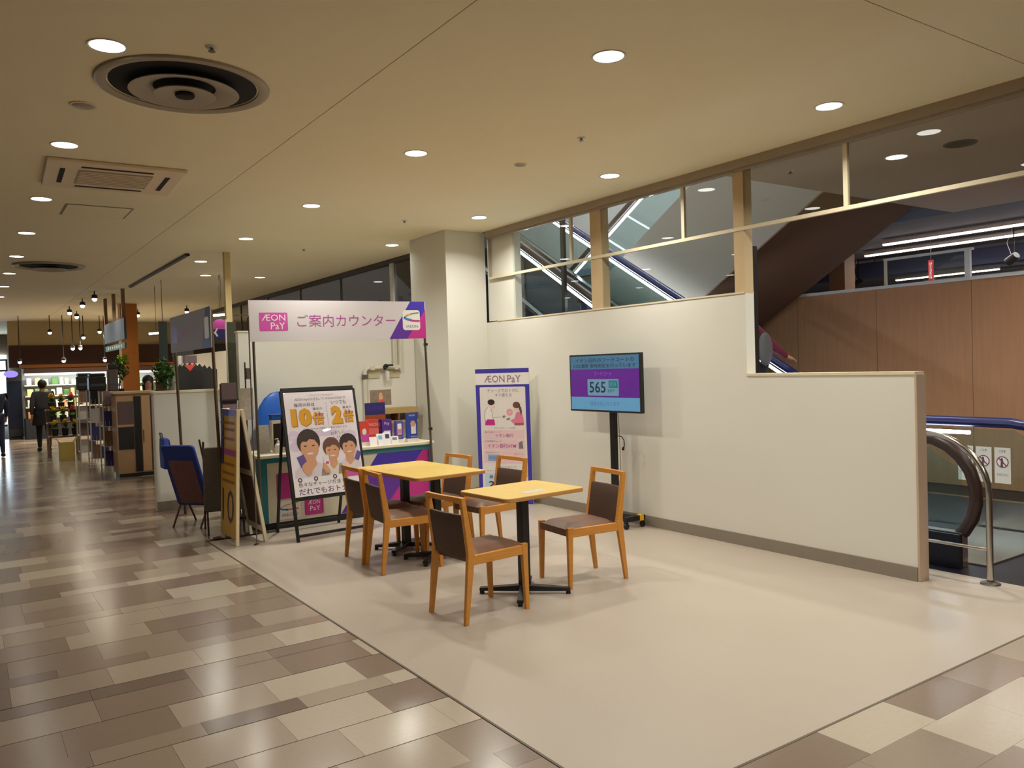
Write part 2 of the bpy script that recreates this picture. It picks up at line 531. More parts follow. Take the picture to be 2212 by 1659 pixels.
struct('header', B().box(5.46, XW2 + 0.015, -3.0, 8.48, 3.211, ZC), TRIMD, win, shift=sh)
struct('header_bead', B().box(5.485, 5.50, -3.0, 8.48, 3.185, 3.211), TRIMD, win, shift=sh)
struct('transom', B().box(XW - 0.004, XW + 0.03, -3.0, 8.47, 2.687, 2.717), TRIMC, win, shift=sh)
for y in (0.3, 1.92, 3.56, 5.2, 6.84):
    struct('mullion', B().box(XW, XW + 0.028, y - 0.018, y + 0.018, 2.717, 3.185), TRIMC, win, shift=sh)
struct('end_frame', B().box(XW - 0.003, XW + 0.03, 8.455, 8.47, 2.70, 3.185), TRIMD, win, shift=sh)
for y0, y1 in ((-1.3, 0.28), (0.32, 1.9), (1.94, 3.54), (3.58, 5.18), (5.22, 6.82), (6.86, 7.955)):
    struct('pane', B().box(XW + 0.012, XW + 0.016, y0, y1, 2.717, 3.185), PANE, win, shift=sh)
for y0, y1 in ((4.622, 6.338), (6.512, 7.955)):
    struct('pane', B().box(XW + 0.012, XW + 0.016, y0, y1, 2.171, 2.687), PANE, win, shift=sh)
w2 = sroot('window_2', (XW, 10.0, 2.2))
sh = (XW, 10.0, 2.2)
struct('header', B().box(5.465, XW2, 9.49, 36.0, 3.22, ZC - 0.001), mat('dark_header', (70, 58, 48), 0.6), w2, shift=sh)
struct('mullion', B().box(XW - 0.01, XW + 0.06, 11.15, 11.25, 2.2, 3.22), WHITEP, w2, shift=sh)
for y in (13.2, 15.2, 17.2, 19.2):
    struct('mullion', B().box(XW, XW + 0.03, y - 0.02, y + 0.02, 2.2, 3.22), MATS['dark_header'], w2, shift=sh)
for y0, y1 in ((9.5, 11.14), (11.26, 13.17), (13.23, 15.17), (15.23, 17.17), (17.23, 19.17), (19.23, 24.0)):
    struct('pane', B().box(XW + 0.012, XW + 0.018, y0, y1, 2.2, 3.22), glass('dark_window_glass', (0.5, 0.5, 0.5)), w2, shift=sh)
struct('baseboard_right', B().box(XW - 0.012, XW - 0.0005, 3.062, 8.53, 0.0, 0.10), SKIRT)
struct('wall_pillar', B().box(4.93, XW - 0.0005, 8.55, 9.48, 0, ZC - 0.001), WALL)
struct('baseboard_pillar', B().box(4.918, 5.486, 8.538, 9.30, 0.0, 0.10), SKIRT)
struct('wall_counter_back', B().box(2.66, 4.925, 9.43, 9.53, 0, 2.08), WALL)
struct('trim_3', B().box(2.65, 4.925, 9.42, 9.54, 2.081, 2.10), TRIMC)
struct('wall_low_partition', B().box(1.88, 3.10, 10.25, 10.37, 0, 1.40), WALL)
struct('trim_4', B().box(1.87, 3.11, 10.24, 10.38, 1.401, 1.43), TRIMC)
struct('baseboard_partition', B().box(1.878, 3.10, 10.236, 10.249, 0, 0.12), SKIRT)
struct('wall_post_tan', B().box(3.05, 3.13, 11.33, 11.41, 0, ZC - 0.001), mat('tan_post_light', (208, 186, 132), 0.7))
struct('wall_left', B().box(-4.1, -4.0, -3.1, 36.1, 0, ZC - 0.001), mat('left_shopfront', (150, 134, 112), 0.8))
# the far end of the corridor: bulkhead over the grocery hall
struct('wall_far', B().box(1.16, 5.45, 26.6, 26.7, 2.52, ZC - 0.001), mat('far_bulkhead', (190, 172, 132), 0.8))
struct('trim_5', B().box(1.16, 5.45, 26.5, 26.6, 1.98, 2.60), DWOOD)
struct('trim_6', B().box(1.40, 5.45, 26.42, 26.5, 1.96, 2.05), OWOOD)
struct('wall_far_lower', B().box(1.5, 5.45, 27.4, 27.5, 0, 2.5), BWOOD)
dr = sroot('door_1', (-1, 34, 0))
struct('daylight_pane', B().box(-3.9, 1.42, 34.0, 34.03, 0.0, 2.55), DAYM, dr, shift=(-1, 34, 0))
for z in (0.0, 0.75, 1.1, 1.95, 2.33):
    struct('rail', B().box(-3.9, 1.44, 33.94, 33.99, z, z + 0.07), SLATE, dr, shift=(-1, 34, 0))
for x in (-3.9, -2.6, -1.3, 0.0, 1.38):
    struct('stile', B().box(x, x + 0.06, 33.93, 33.99, 0, 2.4), SLATE, dr, shift=(-1, 34, 0))
struct('wall_end', B().box(-4.0, 5.5, 34.1, 34.2, 0, ZC - 0.001), mat('end_wall', (120, 104, 86), 0.8))

# escalator hall shell
struct('wall_wood', B().box(9.9, 10.0, -3.0, 17.9, 0, 2.45), WWOOD)
for y in (1.2, 2.4, 3.6, 4.8, 6.0, 7.2, 8.4, 9.6):
    struct('trim_7', B().box(9.897, 9.8995, y - 0.002, y + 0.002, 0.0, 2.45), BWOOD)
struct('trim_8', B().box(9.87, 10.02, -3.0, 7.6, 2.451, 2.49), WHITE)
struct('wall_hall_end', B().box(5.62, 10.0, 18.0, 18.1, 0, 7.3), mat('hall_end_wall', (188, 190, 196), 0.8))
struct('wall_hall_upper', B().box(10.005, 10.1, 5.1, 18.0, 3.41, 7.3), mat('hall_upper_wall', (176, 172, 168), 0.8))
struct('wall_hall_store', B().box(9.92, 10.0, 9.0, 17.9, 2.451, ZC - 0.001), BWOOD)
struct('wall_upper_left', B().box(5.52, 5.60, 5.05, 18.0, 3.40, 7.3), mat('upper_left_wall', (190, 188, 184), 0.8))
struct('wall_store_back', B().box(23.0, 23.1, -3.0, 20.0, 0, ZC - 0.001), mat('store_back_wall', (170, 162, 150), 0.8))
struct('wall_store_end', B().box(10.21, 22.9, 15.0, 15.1, 0, ZC - 0.001), MATS['store_back_wall'])

# ------------------------------------------------------------------ ceiling fittings
def downlight(x, y, power, label, color=WARM, z=ZC, group=None, r=0.082):
    t = thing('downlight', label, 'ceiling light', (x, y, z), 0, group)
    obj('trim_ring', B().lathe([(r, -0.0005), (r + 0.014, -0.0005), (r + 0.012, -0.006), (r + 0.002, -0.004), (r, -0.001)], n=28), WHITEP, t, smooth=True)
    obj('lamp_disc', B().lathe([(0.001, -0.002), (r, -0.002), (r, -0.0035), (0.001, -0.0035)], n=28), LAMPM, t)
    if power: area_lamp('lamp', (0, 0, -0.02), power, color, r * 1.9, t, spread=150)
    return t
nth = ['nearest', 'second', 'third', 'fourth', 'fifth', 'sixth', 'seventh', 'eighth', 'ninth', 'tenth']
for i in range(9):
    downlight(0.68 + 0.005 * i, 4.52 + 2.055 * i, P_CORR, nth[i] + ' round ceiling downlight in the row over the tiled walkway, counted from the camera', group='downlights over the walkway')
for i in range(5):
    downlight(3.0, 3.35 + 2.26 * i if i < 4 else 12.4, P_MID * (0.95, 0.95, 1.3, 1.1, 0.8)[i], nth[i] + ' round downlight in the middle row above the tables, counted from the camera', group='downlights above the tables')
for i in range(4):
    downlight(4.885, 3.27 + 2.21 * i, P_MAIN, nth[i] + ' round downlight in the row beside the right wall, counted from the camera', group='downlights beside the right wall')
downlight(3.48, 14.1, 8, 'small distant ceiling downlight left of the tan post', group='distant downlights')
downlight(4.39, 14.1, 8, 'small distant ceiling downlight above the white header sign', group='distant downlights')
downlight(0.68, 2.46, P_CORR, 'walkway downlight overhead just outside the picture', group='downlights over the walkway')
downlight(3.0, 1.1, P_MID * 0.7, 'middle row downlight overhead just outside the picture', group='downlights above the tables')
downlight(4.885, 1.06, P_MAIN * 0.5, 'right row downlight overhead just outside the picture', group='downlights beside the right wall')
for i in range(7):  # unseen row added to lift the bounce onto the ceiling
    downlight(-1.7, 0.4 + 2.6 * i, P_CORR * 0.4, nth[i] + ' added downlight of an unseen row left of the picture over the walkway', group='added downlights outside the picture')
for i, (x, y) in enumerate(((0.68, 0.3), (0.68, -1.8), (3.0, -1.2), (4.885, -1.2))):  # lamps added behind the camera for more bounced light
    downlight(x, y, P_MID * 0.8, nth[i] + ' added downlight behind the camera, outside the picture', group='added downlights outside the picture')
for x, y, l in ((8.6, 3.4, 'far'), (8.6, 1.2, 'right hand'), (6.65, 1.4, 'near')):  # added out of view to brighten the wood wall
    downlight(x, y, P_HALL * 0.5, l + ' added downlight of the escalator hall ceiling, unseen beyond the picture edge', group='added downlights of the escalator hall')
downlight(6.65, 3.82, P_HALL, 'round downlight in the dark ceiling over the escalator landing')

t = thing('round_air_diffuser', 'large round ceiling air diffuser with concentric rings over the walkway', 'air vent', (1.14, 4.93, ZC))
VENT = mat('vent_metal', (172, 160, 140), 0.5, metal=0.2)
obj('outer_ring', B().lathe([(0.41, -0.001), (0.475, -0.001), (0.47, -0.014), (0.45, -0.022), (0.41, -0.010)], n=48, cap=False), VENT, t, smooth=True)
obj('dark_throat', B().lathe([(0.001, -0.0008), (0.40, -0.0008), (0.40, -0.002), (0.001, -0.002)], n=48), mat('vent_dark', (30, 26, 22), 0.9), t)
obj('middle_cone', B().lathe([(0.17, -0.012), (0.295, -0.034), (0.30, -0.042), (0.28, -0.042), (0.20, -0.022)], n=48, cap=False), VENT, t, smooth=True)
obj('inner_cone', B().lathe([(0.05, -0.030), (0.165, -0.052), (0.17, -0.060), (0.15, -0.060), (0.05, -0.045)], n=48, cap=False), VENT, t, smooth=True)
obj('hub', B().lathe([(0.02, -0.030), (0.055, -0.055), (0.05, -0.066), (0.001, -0.07)], n=24), MATS['vent_dark'], t, smooth=True)
t = thing('round_air_diffuser', 'distant round ceiling air diffuser, a thin dark ellipse far down the walkway', 'air vent', (1.15, 13.6, ZC))
obj('outer_ring', B().lathe([(0.38, -0.001), (0.475, -0.001), (0.47, -0.018), (0.45, -0.03), (0.38, -0.012)], n=32, cap=False), VENT, t, smooth=True)
obj('dark_throat', B().lathe([(0.001, -0.0008), (0.38, -0.0008), (0.38, -0.002), (0.001, -0.002)], n=32), MATS['vent_dark'], t)
obj('inner_cone', B().lathe([(0.08, -0.010), (0.25, -0.06), (0.25, -0.066), (0.07, -0.03)], n=32, cap=False), VENT, t, smooth=True)

t = thing('air_conditioner_cassette', 'square ceiling air conditioner cassette with central grille and slot outlets', 'air conditioner', (1.12, 7.42, ZC), -2)
ACM = mat('cassette_plastic', (236, 216, 186), 0.6)
obj('panel', B().box(-0.5, 0.5, -0.48, 0.48, -0.03, -0.001), ACM, t, bevel=0.01)
obj('grille', B().box(-0.27, 0.27, -0.25, 0.25, -0.036, -0.0302), mat('cassette_grille', (176, 156, 132), 0.7), t)
for i in range(9):
    obj('grille_slat', B().box(-0.26, 0.26, -0.235 + i * 0.056, -0.215 + i * 0.056, -0.040, -0.0362), ACM, t)
for x0, x1, y0, y1 in ((-0.26, 0.26, -0.37, -0.335), (-0.26, 0.26, 0.335, 0.37), (-0.40, -0.365, -0.26, 0.26), (0.365, 0.40, -0.26, 0.26)):
    obj('outlet_slot', B().box(x0, x1, y0, y1, -0.034, -0.0302), MATS['vent_dark'], t)
t = thing('ceiling_hatch', 'flush square access hatch in the ceiling past the air conditioner cassette', 'hatch', (1.2, 9.05, ZC))
obj('frame', B().prism(rrect(0.6, 0.6, 0.01, 1, -0.3, -0.3), (0, 0, 0), (1, 0, 0), (0, -1, 0), 0.0005, 0.003), mat('hatch_frame', (150, 138, 118), 0.7), t)
obj('lid', B().prism(rrect(0.56, 0.56, 0.005, 1, -0.28, -0.28), (0, 0, 0), (1, 0, 0), (0, -1, 0), 0.0035, 0.006), CEIL, t)
def sprinkler(x, y, label):
    t = thing('sprinkler_head', label, 'sprinkler', (x, y, ZC))
    obj('escutcheon', B().lathe([(0.001, -0.0005), (0.032, -0.0005), (0.028, -0.006), (0.001, -0.006)], n=16), WHITEP, t, smooth=True)
    obj('body', B().lathe([(0.009, -0.006), (0.009, -0.018), (0.004, -0.020)], n=10), STEELD, t)
    obj('deflector', B().lathe([(0.003, -0.0205), (0.018, -0.022), (0.018, -0.025), (0.003, -0.025)], n=12), STEELD, t)
for x, y, l in ((1.13, 4.28, 'small sprinkler head beside the round air diffuser'), (3.88, 4.66, 'small sprinkler head in the ceiling above the near table'),
                (4.21, 8.2, 'small sprinkler head in the ceiling left of the pillar'), (3.94, 10.68, 'small sprinkler head in the ceiling above the header sign'),
                (6.24, 4.58, 'small sprinkler head in the ceiling behind the glazing')):
    sprinkler(x, y, l)
def detector(x, y, label, r=0.055):
    t = thing('ceiling_speaker', label, 'ceiling fitting', (x, y, ZC))
    obj('rim', B().lathe([(0.001, -0.0005), (r, -0.0005), (r * 0.95, -0.008), (0.001, -0.008)], n=24), ACM, t, smooth=True)
    obj('cover', B().lathe([(0.001, -0.0082), (r * 0.8, -0.0082), (r * 0.7, -0.013), (0.001, -0.014)], n=24), VENT, t, smooth=True)
detector(0.69, 5.57, 'small round ceiling fitting between two walkway downlights', 0.08)
detector(3.93, 5.52, 'flat round ceiling fitting right of the middle row downlight')
t = thing('ceiling_speaker', 'dark round speaker grille in the ceiling over the escalator landing', 'speaker', (6.71, 3.32, ZC))
obj('rim', B().lathe([(0.001, -0.0005), (0.125, -0.0005), (0.12, -0.008), (0.001, -0.008)], n=28), BLACKP, t, smooth=True)
obj('grille', B().lathe([(0.001, -0.0082), (0.11, -0.0082), (0.10, -0.011), (0.001, -0.012)], n=28), MATS['vent_dark'], t, smooth=True)
t = thing('light_track', 'long dark track rail on the ceiling left of the header sign', 'light track', (2.65, 11.68, ZC))
obj('rail', B().box(-0.025, 0.025, 0, 4.5, -0.03, -0.001), mat('track_dark', (58, 48, 40), 0.6), t)
obj('end_cap', B().box(-0.028, 0.028, -0.02, 0.0, -0.033, -0.001), BLACKP, t)

# ------------------------------------------------------------------ chairs and tables
def make_chair():
    t = thing('dining_chair', 'x', 'chair')
    W = 0.19
    def leg(front, s):
        b = B()
        if front:
            b.beam((0.235, s * W, 0.435), (0.245, s * W * 1.02, 0.0), 0.030, 0.046, 0.026, 0.027, side=(0, 1, 0))
        else:
            b.beam((-0.198, s * W, 0.44), (-0.250, s * W * 1.02, 0.0), 0.030, 0.052, 0.026, 0.027, side=(0, 1, 0))
        return b
    for f in (1, 0):
        for s in (-1, 1): obj('leg', leg(f, s), WOOD, t, bevel=0.003)
    for s in (-1, 1):
        obj('back_post', B().beam((-0.199, s * W, 0.43), (-0.252, s * W, 0.795), 0.030, 0.048, 0.030, 0.030), WOOD, t, bevel=0.003)
        obj('side_rail', B().box(-0.19, 0.225, s * W - 0.013, s * W + 0.013, 0.365, 0.425), WOOD, t, bevel=0.003)
    # gently bowed top rail
    b = B()
    n = 6
    for i in range(n):
        y0, y1 = -W + 0.012 + (2 * W - 0.024) * i / n, -W + 0.012 + (2 * W - 0.024) * (i + 1) / n
        f = lambda y: -0.249 - 0.012 * (1 - (y / W) ** 2)
        b.add([(f(y0) - .014, y0, .764), (f(y0) + .014, y0, .764), (f(y0) + .012, y0, .7955), (f(y0) - .016, y0, .7955),
               (f(y1) - .014, y1, .764), (f(y1) + .014, y1, .764), (f(y1) + .012, y1, .7955), (f(y1) - .016, y1, .7955)],
              [(0, 1, 2, 3), (7, 6, 5, 4), (0, 4, 5, 1), (1, 5, 6, 2), (2, 6, 7, 3), (3, 7, 4, 0)])
    obj('top_rail', b, WOOD, t)
    b = B()
    n, zs = 8, [0.40, 0.405, 0.45, 0.52, 0.60, 0.675, 0.683, 0.683]
    th = [0.006, 0.016, 0.019, 0.019, 0.019, 0.017, 0.010, 0.004]
    gx = lambda y, z: -0.196 - 0.055 * (z - 0.43) / 0.365 - 0.014 * (1 - (y / W) ** 2)
    ring = []
    for sgn in (1, -1):
        g = []
        for z, h in zip(zs, th):
            g.append([(gx(-W + .016 + (2 * W - .032) * i / n, z) + sgn * h, -W + .016 + (2 * W - .032) * i / n, z) for i in range(n + 1)])
        ring.append(g)
    vs = [v for g in ring for row in g for v in row]
    K, Z = n + 1, len(zs)
    fs = []
    for k in range(2):
        for r_ in range(Z - 1):
            for i in range(n):
                q = [k * K * Z + r_ * K + i, k * K * Z + r_ * K + i + 1, k * K * Z + (r_ + 1) * K + i + 1, k * K * Z + (r_ + 1) * K + i]
                fs.append(tuple(q if k == 0 else reversed(q)))
    for r_ in range(Z - 1):
        for i in (0, n):
            a, c = r_ * K + i, (r_ + 1) * K + i
            q = (a, c, K * Z + c, K * Z + a)
            fs.append(q if i == 0 else tuple(reversed(q)))
    for r_ in (0, Z - 1):
        for i in range(n):
            a = r_ * K + i
            q = (a, K * Z + a, K * Z + a + 1, a + 1)
            fs.append(q if r_ == 0 else tuple(reversed(q)))
    obj('backrest', b.add(vs, fs), LEATHB, t, smooth=50)
    # domed seat cushion
    b = B()
    nx, ny = 10, 8
    top, vs = [], []
    for i in range(nx + 1):
        for j in range(ny + 1):
            u_, v_ = i / nx, j / ny
            x, y = -0.185 + 0.445 * u_, -0.176 + 0.352 * v_
            e = min(1, 6 * min(u_, 1 - u_)) ** 0.5 * min(1, 6 * min(v_, 1 - v_)) ** 0.5
            vs.append((x, y, 0.424 + 0.030 * e))
    K = ny + 1
    fs = [(i * K + j, (i + 1) * K + j, (i + 1) * K + j + 1, i * K + j + 1) for i in range(nx) for j in range(ny)]
    nb = len(vs)
    edge = [i * K for i in range(nx + 1)] + [nx * K + j for j in range(1, K)] + [i * K + ny for i in range(nx - 1, -1, -1)] + [j for j in range(ny - 1, 0, -1)]
    for e in edge: vs.append((vs[e][0], vs[e][1], 0.375))
    L = len(edge)
    for k in range(L):
        fs.append((edge[k], nb + k, nb + (k + 1) % L, edge[(k + 1) % L]))
    fs.append(tuple(nb + k for k in range(L)))
    obj('seat', b.add(vs, fs), LEATH, t, smooth=50)
    return t
chair0 = make_chair()
CH = [(2.767, 4.50, 5, 'nearest wooden dining chair, its brown back turned to the camera at the small table'),
      (3.794, 4.676, 175, 'wooden dining chair on the right of the small table, facing left before the screen stand'),
      (2.945, 6.36, -2, 'wooden dining chair at the far left corner of the long table, before the framed poster'),
      (2.935, 5.92, -6, 'wooden dining chair at the near left corner of the long table'),
      (3.785, 5.915, 184, 'wooden dining chair at the near right corner of the long table, before the tall panel'),
      (3.55, 6.45, 184, 'wooden dining chair at the far right corner of the long table, before the pillar')]
for i, (x, y, a, l) in enumerate(CH):
    c = chair0 if i == 0 else copy_tree(chair0)
    c.location = (x, y, 0)
    c.rotation_euler = (0, 0, R(a))
    c['label'] = l
    c['group'] = 'wooden chairs around the two tables'
def table(name, label, x, y, rz, w, d, peds, note):
    t = thing(name, label, 'table', (x, y, 0), rz)
    obj('tabletop', B().prism(rrect(w, d, 0.045, 5, -w / 2, -d / 2), (0, 0, 0), (1, 0, 0), (0, 1, 0), 0.708, 0.735), WOODE, t, bevel=0.004)
    obj('top_surface', B().prism(rrect(w - 0.006, d - 0.006, 0.043, 5, -w / 2 + .003, -d / 2 + .003), (0, 0, 0), (1, 0, 0), (0, 1, 0), 0.7352, 0.7362), WOODT, t)
    for px, py in peds:
        p = obj('pedestal', B().box(px - 0.032, px + 0.032, py - 0.032, py + 0.032, 0.03, 0.70), BLACK, t, bevel=0.004)
        obj('mounting_plate', B().box(px - 0.12, px + 0.12, py - 0.12, py + 0.12, 0.700, 0.7075), BLACK, p)
        for a in (45, 135, 225, 315):
            dx, dy = math.cos(R(a)), math.sin(R(a))
            if len(peds) > 1: dy *= 0.75
            obj('base_arm', B().beam((px, py, 0.045), (px + dx * 0.32, py + dy * 0.32, 0.032), 0.062, 0.045, 0.045, 0.022, side=(-dy, dx, 0)), BLACK, p, bevel=0.004)
            obj('foot', B().lathe([(0.016, 0.0), (0.018, 0.004), (0.014, 0.024)], (px + dx * 0.305, py + dy * 0.305, 0), n=12), BLACKP, p, smooth=True)
    n = tag(obj('table_notice', B().prism(rrect(note[2], note[3], 0.004, 2, 0, 0), (0, 0, 0), (1, 0, 0), (0, 1, 0), 0.0001, 0.0007), note[4]), note[5], 'notice card')
    n.location = Matrix.Rotation(R(rz), 4, 'Z') @ Vector((note[0], note[1], 0.7362)) + Vector((x, y, 0))
    n.rotation_euler = (0, 0, R(rz + note[6]))
    return t, n
t1, n1 = table('cafe_table', 'small square wooden cafe table on one black pedestal nearest the camera', 3.225, 4.63, 4, 0.70, 0.56, [(0, 0)],
      (-0.10, -0.19, 0.20, 0.09, mat('grey_notice', (196, 188, 176), 0.5, var=0.25, scale=30), 'pale printed notice stuck to the top of the small table', 4))
t2, n2 = table('long_cafe_table', 'longer wooden cafe table on two black pedestals behind the small table', 3.255, 6.22, 3, 0.68, 1.08, [(0, -0.26), (0, 0.26)],
      (-0.25, 0.08, 0.19, 0.10, mat('tan_notice', (206, 172, 120), 0.5, var=0.3, scale=30), 'tan printed notice stuck to the top of the long table', 8))

# ------------------------------------------------------------------ screen on a wheeled stand
t = thing('display_stand', 'black wheeled pole stand carrying the wide screen by the wall', 'display stand', (5.34, 6.04, 0))
obj('pole', B().box(-0.022, 0.022, -0.035, 0.035, 0.09, 1.46), BLACK, t, bevel=0.004)
obj('crossbar', B().box(-0.03, 0.03, -0.28, 0.28, 0.075, 0.125), BLACK, t, bevel=0.005)
for s in (-1, 1):
    f = obj('foot_rail', B().box(-0.14, 0.11, s * 0.28 - 0.025, s * 0.28 + 0.025, 0.07, 0.12), BLACK, t, bevel=0.006)
    obj('yellow_tape', B().box(0.035, 0.085, s * 0.28 - 0.027, s * 0.28 + 0.027, 0.068, 0.122), YEL, f)
    for x in (-0.12, 0.09):
        c = obj('caster', B().tube([(x, s * 0.28 - 0.012, 0.028), (x, s * 0.28 + 0.012, 0.028)], 0.028, 14), BLACKP, t, smooth=True)
        obj('fork', B().box(x - 0.012, x + 0.012, s * 0.28 - 0.018, s * 0.28 + 0.018, 0.045, 0.07), BLACK, c)
obj('bracket', B().box(-0.052, -0.0225, -0.2, 0.2, 1.25, 1.55), BLACK, t)
obj('dangling_cable', B().tube([(0.0, -0.036, 0.86), (0.0, -0.05, 0.88), (0.01, -0.10, 0.875), (0.01, -0.135, 0.84), (0.01, -0.14, 0.79), (0.01, -0.128, 0.76)], 0.005, 6), BLACKP, t, smooth=True)
obj('cable_plug', B().tube([(0.01, -0.13, 0.775), (0.01, -0.115, 0.745)], [0.008, 0.014], 8), BLACKP, t, smooth=True)
obj('power_cable', B().tube([(0.02, -0.037, 1.2), (0.03, -0.05, 0.9), (0.03, -0.055, 0.5), (0.03, -0.06, 0.15)], 0.004, 6), mat('beige_cable', (150, 136, 112), 0.6), t, smooth=True)
sc = thing('display_screen', 'wide flat screen with a purple band reading 565', 'screen', (5.258, 6.065, 1.405))
obj('casing', B().box(-0.012, 0.028, -0.53, 0.53, -0.288, 0.288), BLACKP, sc, bevel=0.004)
SW, SH = 1.04, 0.556
P = Panel((-0.0125, SW / 2, -SH / 2), (0, -1, 0), (0, 0, 1), sc, SW, SH)
P.w, P.h = SW, SH
S_TEAL = mat('screen_teal', (70, 116, 152), 0.35, emit=0.22, var=0.02)
S_TEALB = mat('screen_light_teal', (92, 150, 190), 0.35, emit=0.32, var=0.02)
S_PURP = mat('screen_purple', (84, 30, 126), 0.35, emit=0.5, var=0.12, scale=3)
S_DARK = mat('screen_ink', (30, 44, 74), 0.4, emit=0.3)
S_BOX = mat('screen_box', (104, 148, 176), 0.35, emit=0.28)
P.rect('screen_band', 0.008, 0.012, 0.992, 0.25, S_TEAL, 1)
P.rect('screen_band', 0.008, 0.25, 0.992, 0.755, S_PURP, 1)
P.rect('screen_band', 0.008, 0.755, 0.992, 0.985, S_TEALB, 1)
P.text('イオン店内のフードコートの', 0.09, 0.05, 0.93, 0.13, S_DARK, 2)
P.text('CO2濃度 常時測定を行っています', 0.05, 0.155, 0.95, 0.225, S_DARK, 2)
P.text('フードコート', 0.37, 0.30, 0.62, 0.37, mat('screen_violet_ink', (150, 80, 196), 0.4, emit=0.5), 2)
P.rr('value_box', 0.265, 0.43, 0.715, 0.725, 0.012, S_BOX, 2)
P.text('565', 0.295, 0.475, 0.53, 0.675, S_DARK, 3, bold=0.01)
P.rect('status_block', 0.575, 0.455, 0.70, 0.585, mat('screen_green_block', (14, 110, 112), 0.4, emit=0.4), 3)
P.text('良好', 0.59, 0.475, 0.685, 0.565, S_BOX, 4)
P.text('ppm', 0.565, 0.61, 0.655, 0.675, mat('screen_green_ink', (24, 110, 120), 0.4, emit=0.3), 3)
P.text('換気を行っています', 0.30, 0.83, 0.72, 0.91, mat('screen_soft_ink', (66, 104, 160), 0.4, emit=0.4), 2)

# ------------------------------------------------------------------ blue bordered standing panel
def figure_print(P, pre, cx, cy, s, hair, skin, top, lean=0, layer=4):
    pass
BLc, BRc = Vector((5.02, 8.08, 0)), Vector((5.40, 7.53, 0))
uu = (BRc - BLc).normalized()
nn = uu.cross(Vector((0, 0, 1))).normalized()
st = thing('standing_panel', 'tall white charge guide panel with blue violet border standing by the pillar', 'sign board', BLc)
vv = (Vector((0, 0, 1)) + nn * 0.015).normalized()
PW, PH = (BRc - BLc).length, 1.575
obj('board', B().prism([(0, 0), (PW, 0), (PW, PH), (0, PH)], (0, 0, 0), uu, vv, -0.012, 0.0), WHITEP, st)
for a in (0.12, PW - 0.14):
    obj('rear_foot', B().prism([(0, 0), (0.02, 0), (0.02, 0.7), (0, 0.02)], uu * a, uu, vv, -0.05, -0.0122), WHITEP, st)
P = Panel((0, 0, 0), uu, vv, st, PW, PH)
STV = mat('standee_blue_violet', (66, 58, 170), 0.5, var=0.04)
P.rect('header_panel', 0, 0, 1, 1, WHITE, 1)
P.rect('top_stripe', 0, 0.0, 1, 0.032, STV, 2)
P.rect('border', 0, 0.118, 1, 1.0, STV, 2)
P.rr('inner_panel', 0.075, 0.135, 0.925, 0.90, 0.012, mat('standee_cream', (232, 226, 222), 0.5, var=0.01), 3)
P.text('ÆON', 0.17, 0.05, 0.55, 0.10, mat('standee_logo_ink', (150, 112, 140), 0.5), 3)
P.text('PaY', 0.60, 0.05, 0.85, 0.103, MATS['standee_logo_ink'], 3)
P.text('チャージでおトクに', 0.22, 0.15, 0.80, 0.176, GREYT, 4)
P.text('すぐ使える', 0.36, 0.183, 0.67, 0.208, GREYT, 4)
# drawing of a clerk and a customer
P.poly('drawn_shirt', [(0.17, 0.30), (0.22, 0.285), (0.29, 0.295), (0.32, 0.36), (0.48, 0.355), (0.485, 0.365), (0.33, 0.385), (0.30, 0.405), (0.17, 0.405), (0.155, 0.34)], mat('drawn_white', (240, 234, 226), 0.5), 4)
P.line('drawn_outline', [(0.22, 0.285), (0.165, 0.31), (0.155, 0.36), (0.17, 0.405)], 0.004, DGREY, 5)
P.line('drawn_outline', [(0.27, 0.295), (0.30, 0.33), (0.31, 0.37)], 0.004, DGREY, 5)
P.line('drawn_outline', [(0.31, 0.365), (0.40, 0.36), (0.48, 0.355)], 0.003, DGREY, 5)
P.ell('drawn_face', 0.30, 0.262, 0.036, 0.045, mat('drawn_skin', (240, 214, 196), 0.5), 5)
P.ell('drawn_hair', 0.285, 0.247, 0.045, 0.034, HAIRP, 6)
P.poly('drawn_apron', [(0.165, 0.395), (0.20, 0.375), (0.335, 0.375), (0.345, 0.418), (0.155, 0.418)], MAG, 6)
P.poly('drawn_reader', [(0.49, 0.350), (0.53, 0.345), (0.545, 0.357), (0.50, 0.364)], GREYT, 6)
P.poly('drawn_phone', [(0.56, 0.372), (0.62, 0.362), (0.63, 0.374), (0.57, 0.380)], GREYT, 6)
P.ell('drawn_check', 0.625, 0.322, 0.04, 0.04, mat('drawn_pink', (238, 160, 176), 0.5), 5)
P.line('drawn_tick', [(0.60, 0.322), (0.62, 0.331), (0.652, 0.312)], 0.006, WHITE, 6)
P.ell('drawn_face', 0.735, 0.283, 0.034, 0.042, MATS['drawn_skin'], 5)
P.ell('drawn_hair', 0.755, 0.270, 0.045, 0.038, HAIRB, 6)
P.poly('drawn_ponytail', [(0.78, 0.265), (0.84, 0.285), (0.855, 0.325), (0.835, 0.345), (0.80, 0.30)], HAIRB, 6)
P.poly('drawn_cardigan', [(0.745, 0.325), (0.80, 0.318), (0.865, 0.345), (0.885, 0.40), (0.87, 0.414), (0.72, 0.412), (0.66, 0.395), (0.64, 0.38), (0.71, 0.37)], ROSE, 5)
P.poly('drawn_skirt', [(0.715, 0.402), (0.87, 0.402), (0.88, 0.418), (0.70, 0.418)], mat('drawn_rust', (176, 92, 84), 0.5), 6)
P.text('えらべるチャージ方法', 0.32, 0.432, 0.72, 0.446, GREYT, 4)
for y0, y1 in ((0.455, 0.515), (0.522, 0.60), (0.607, 0.70)):
    P.rr('pink_box', 0.115, y0, 0.885, y1, 0.006, PINK, 4)
P.text('銀行口座チャージ', 0.15, 0.463, 0.45, 0.477, GREYT, 5)
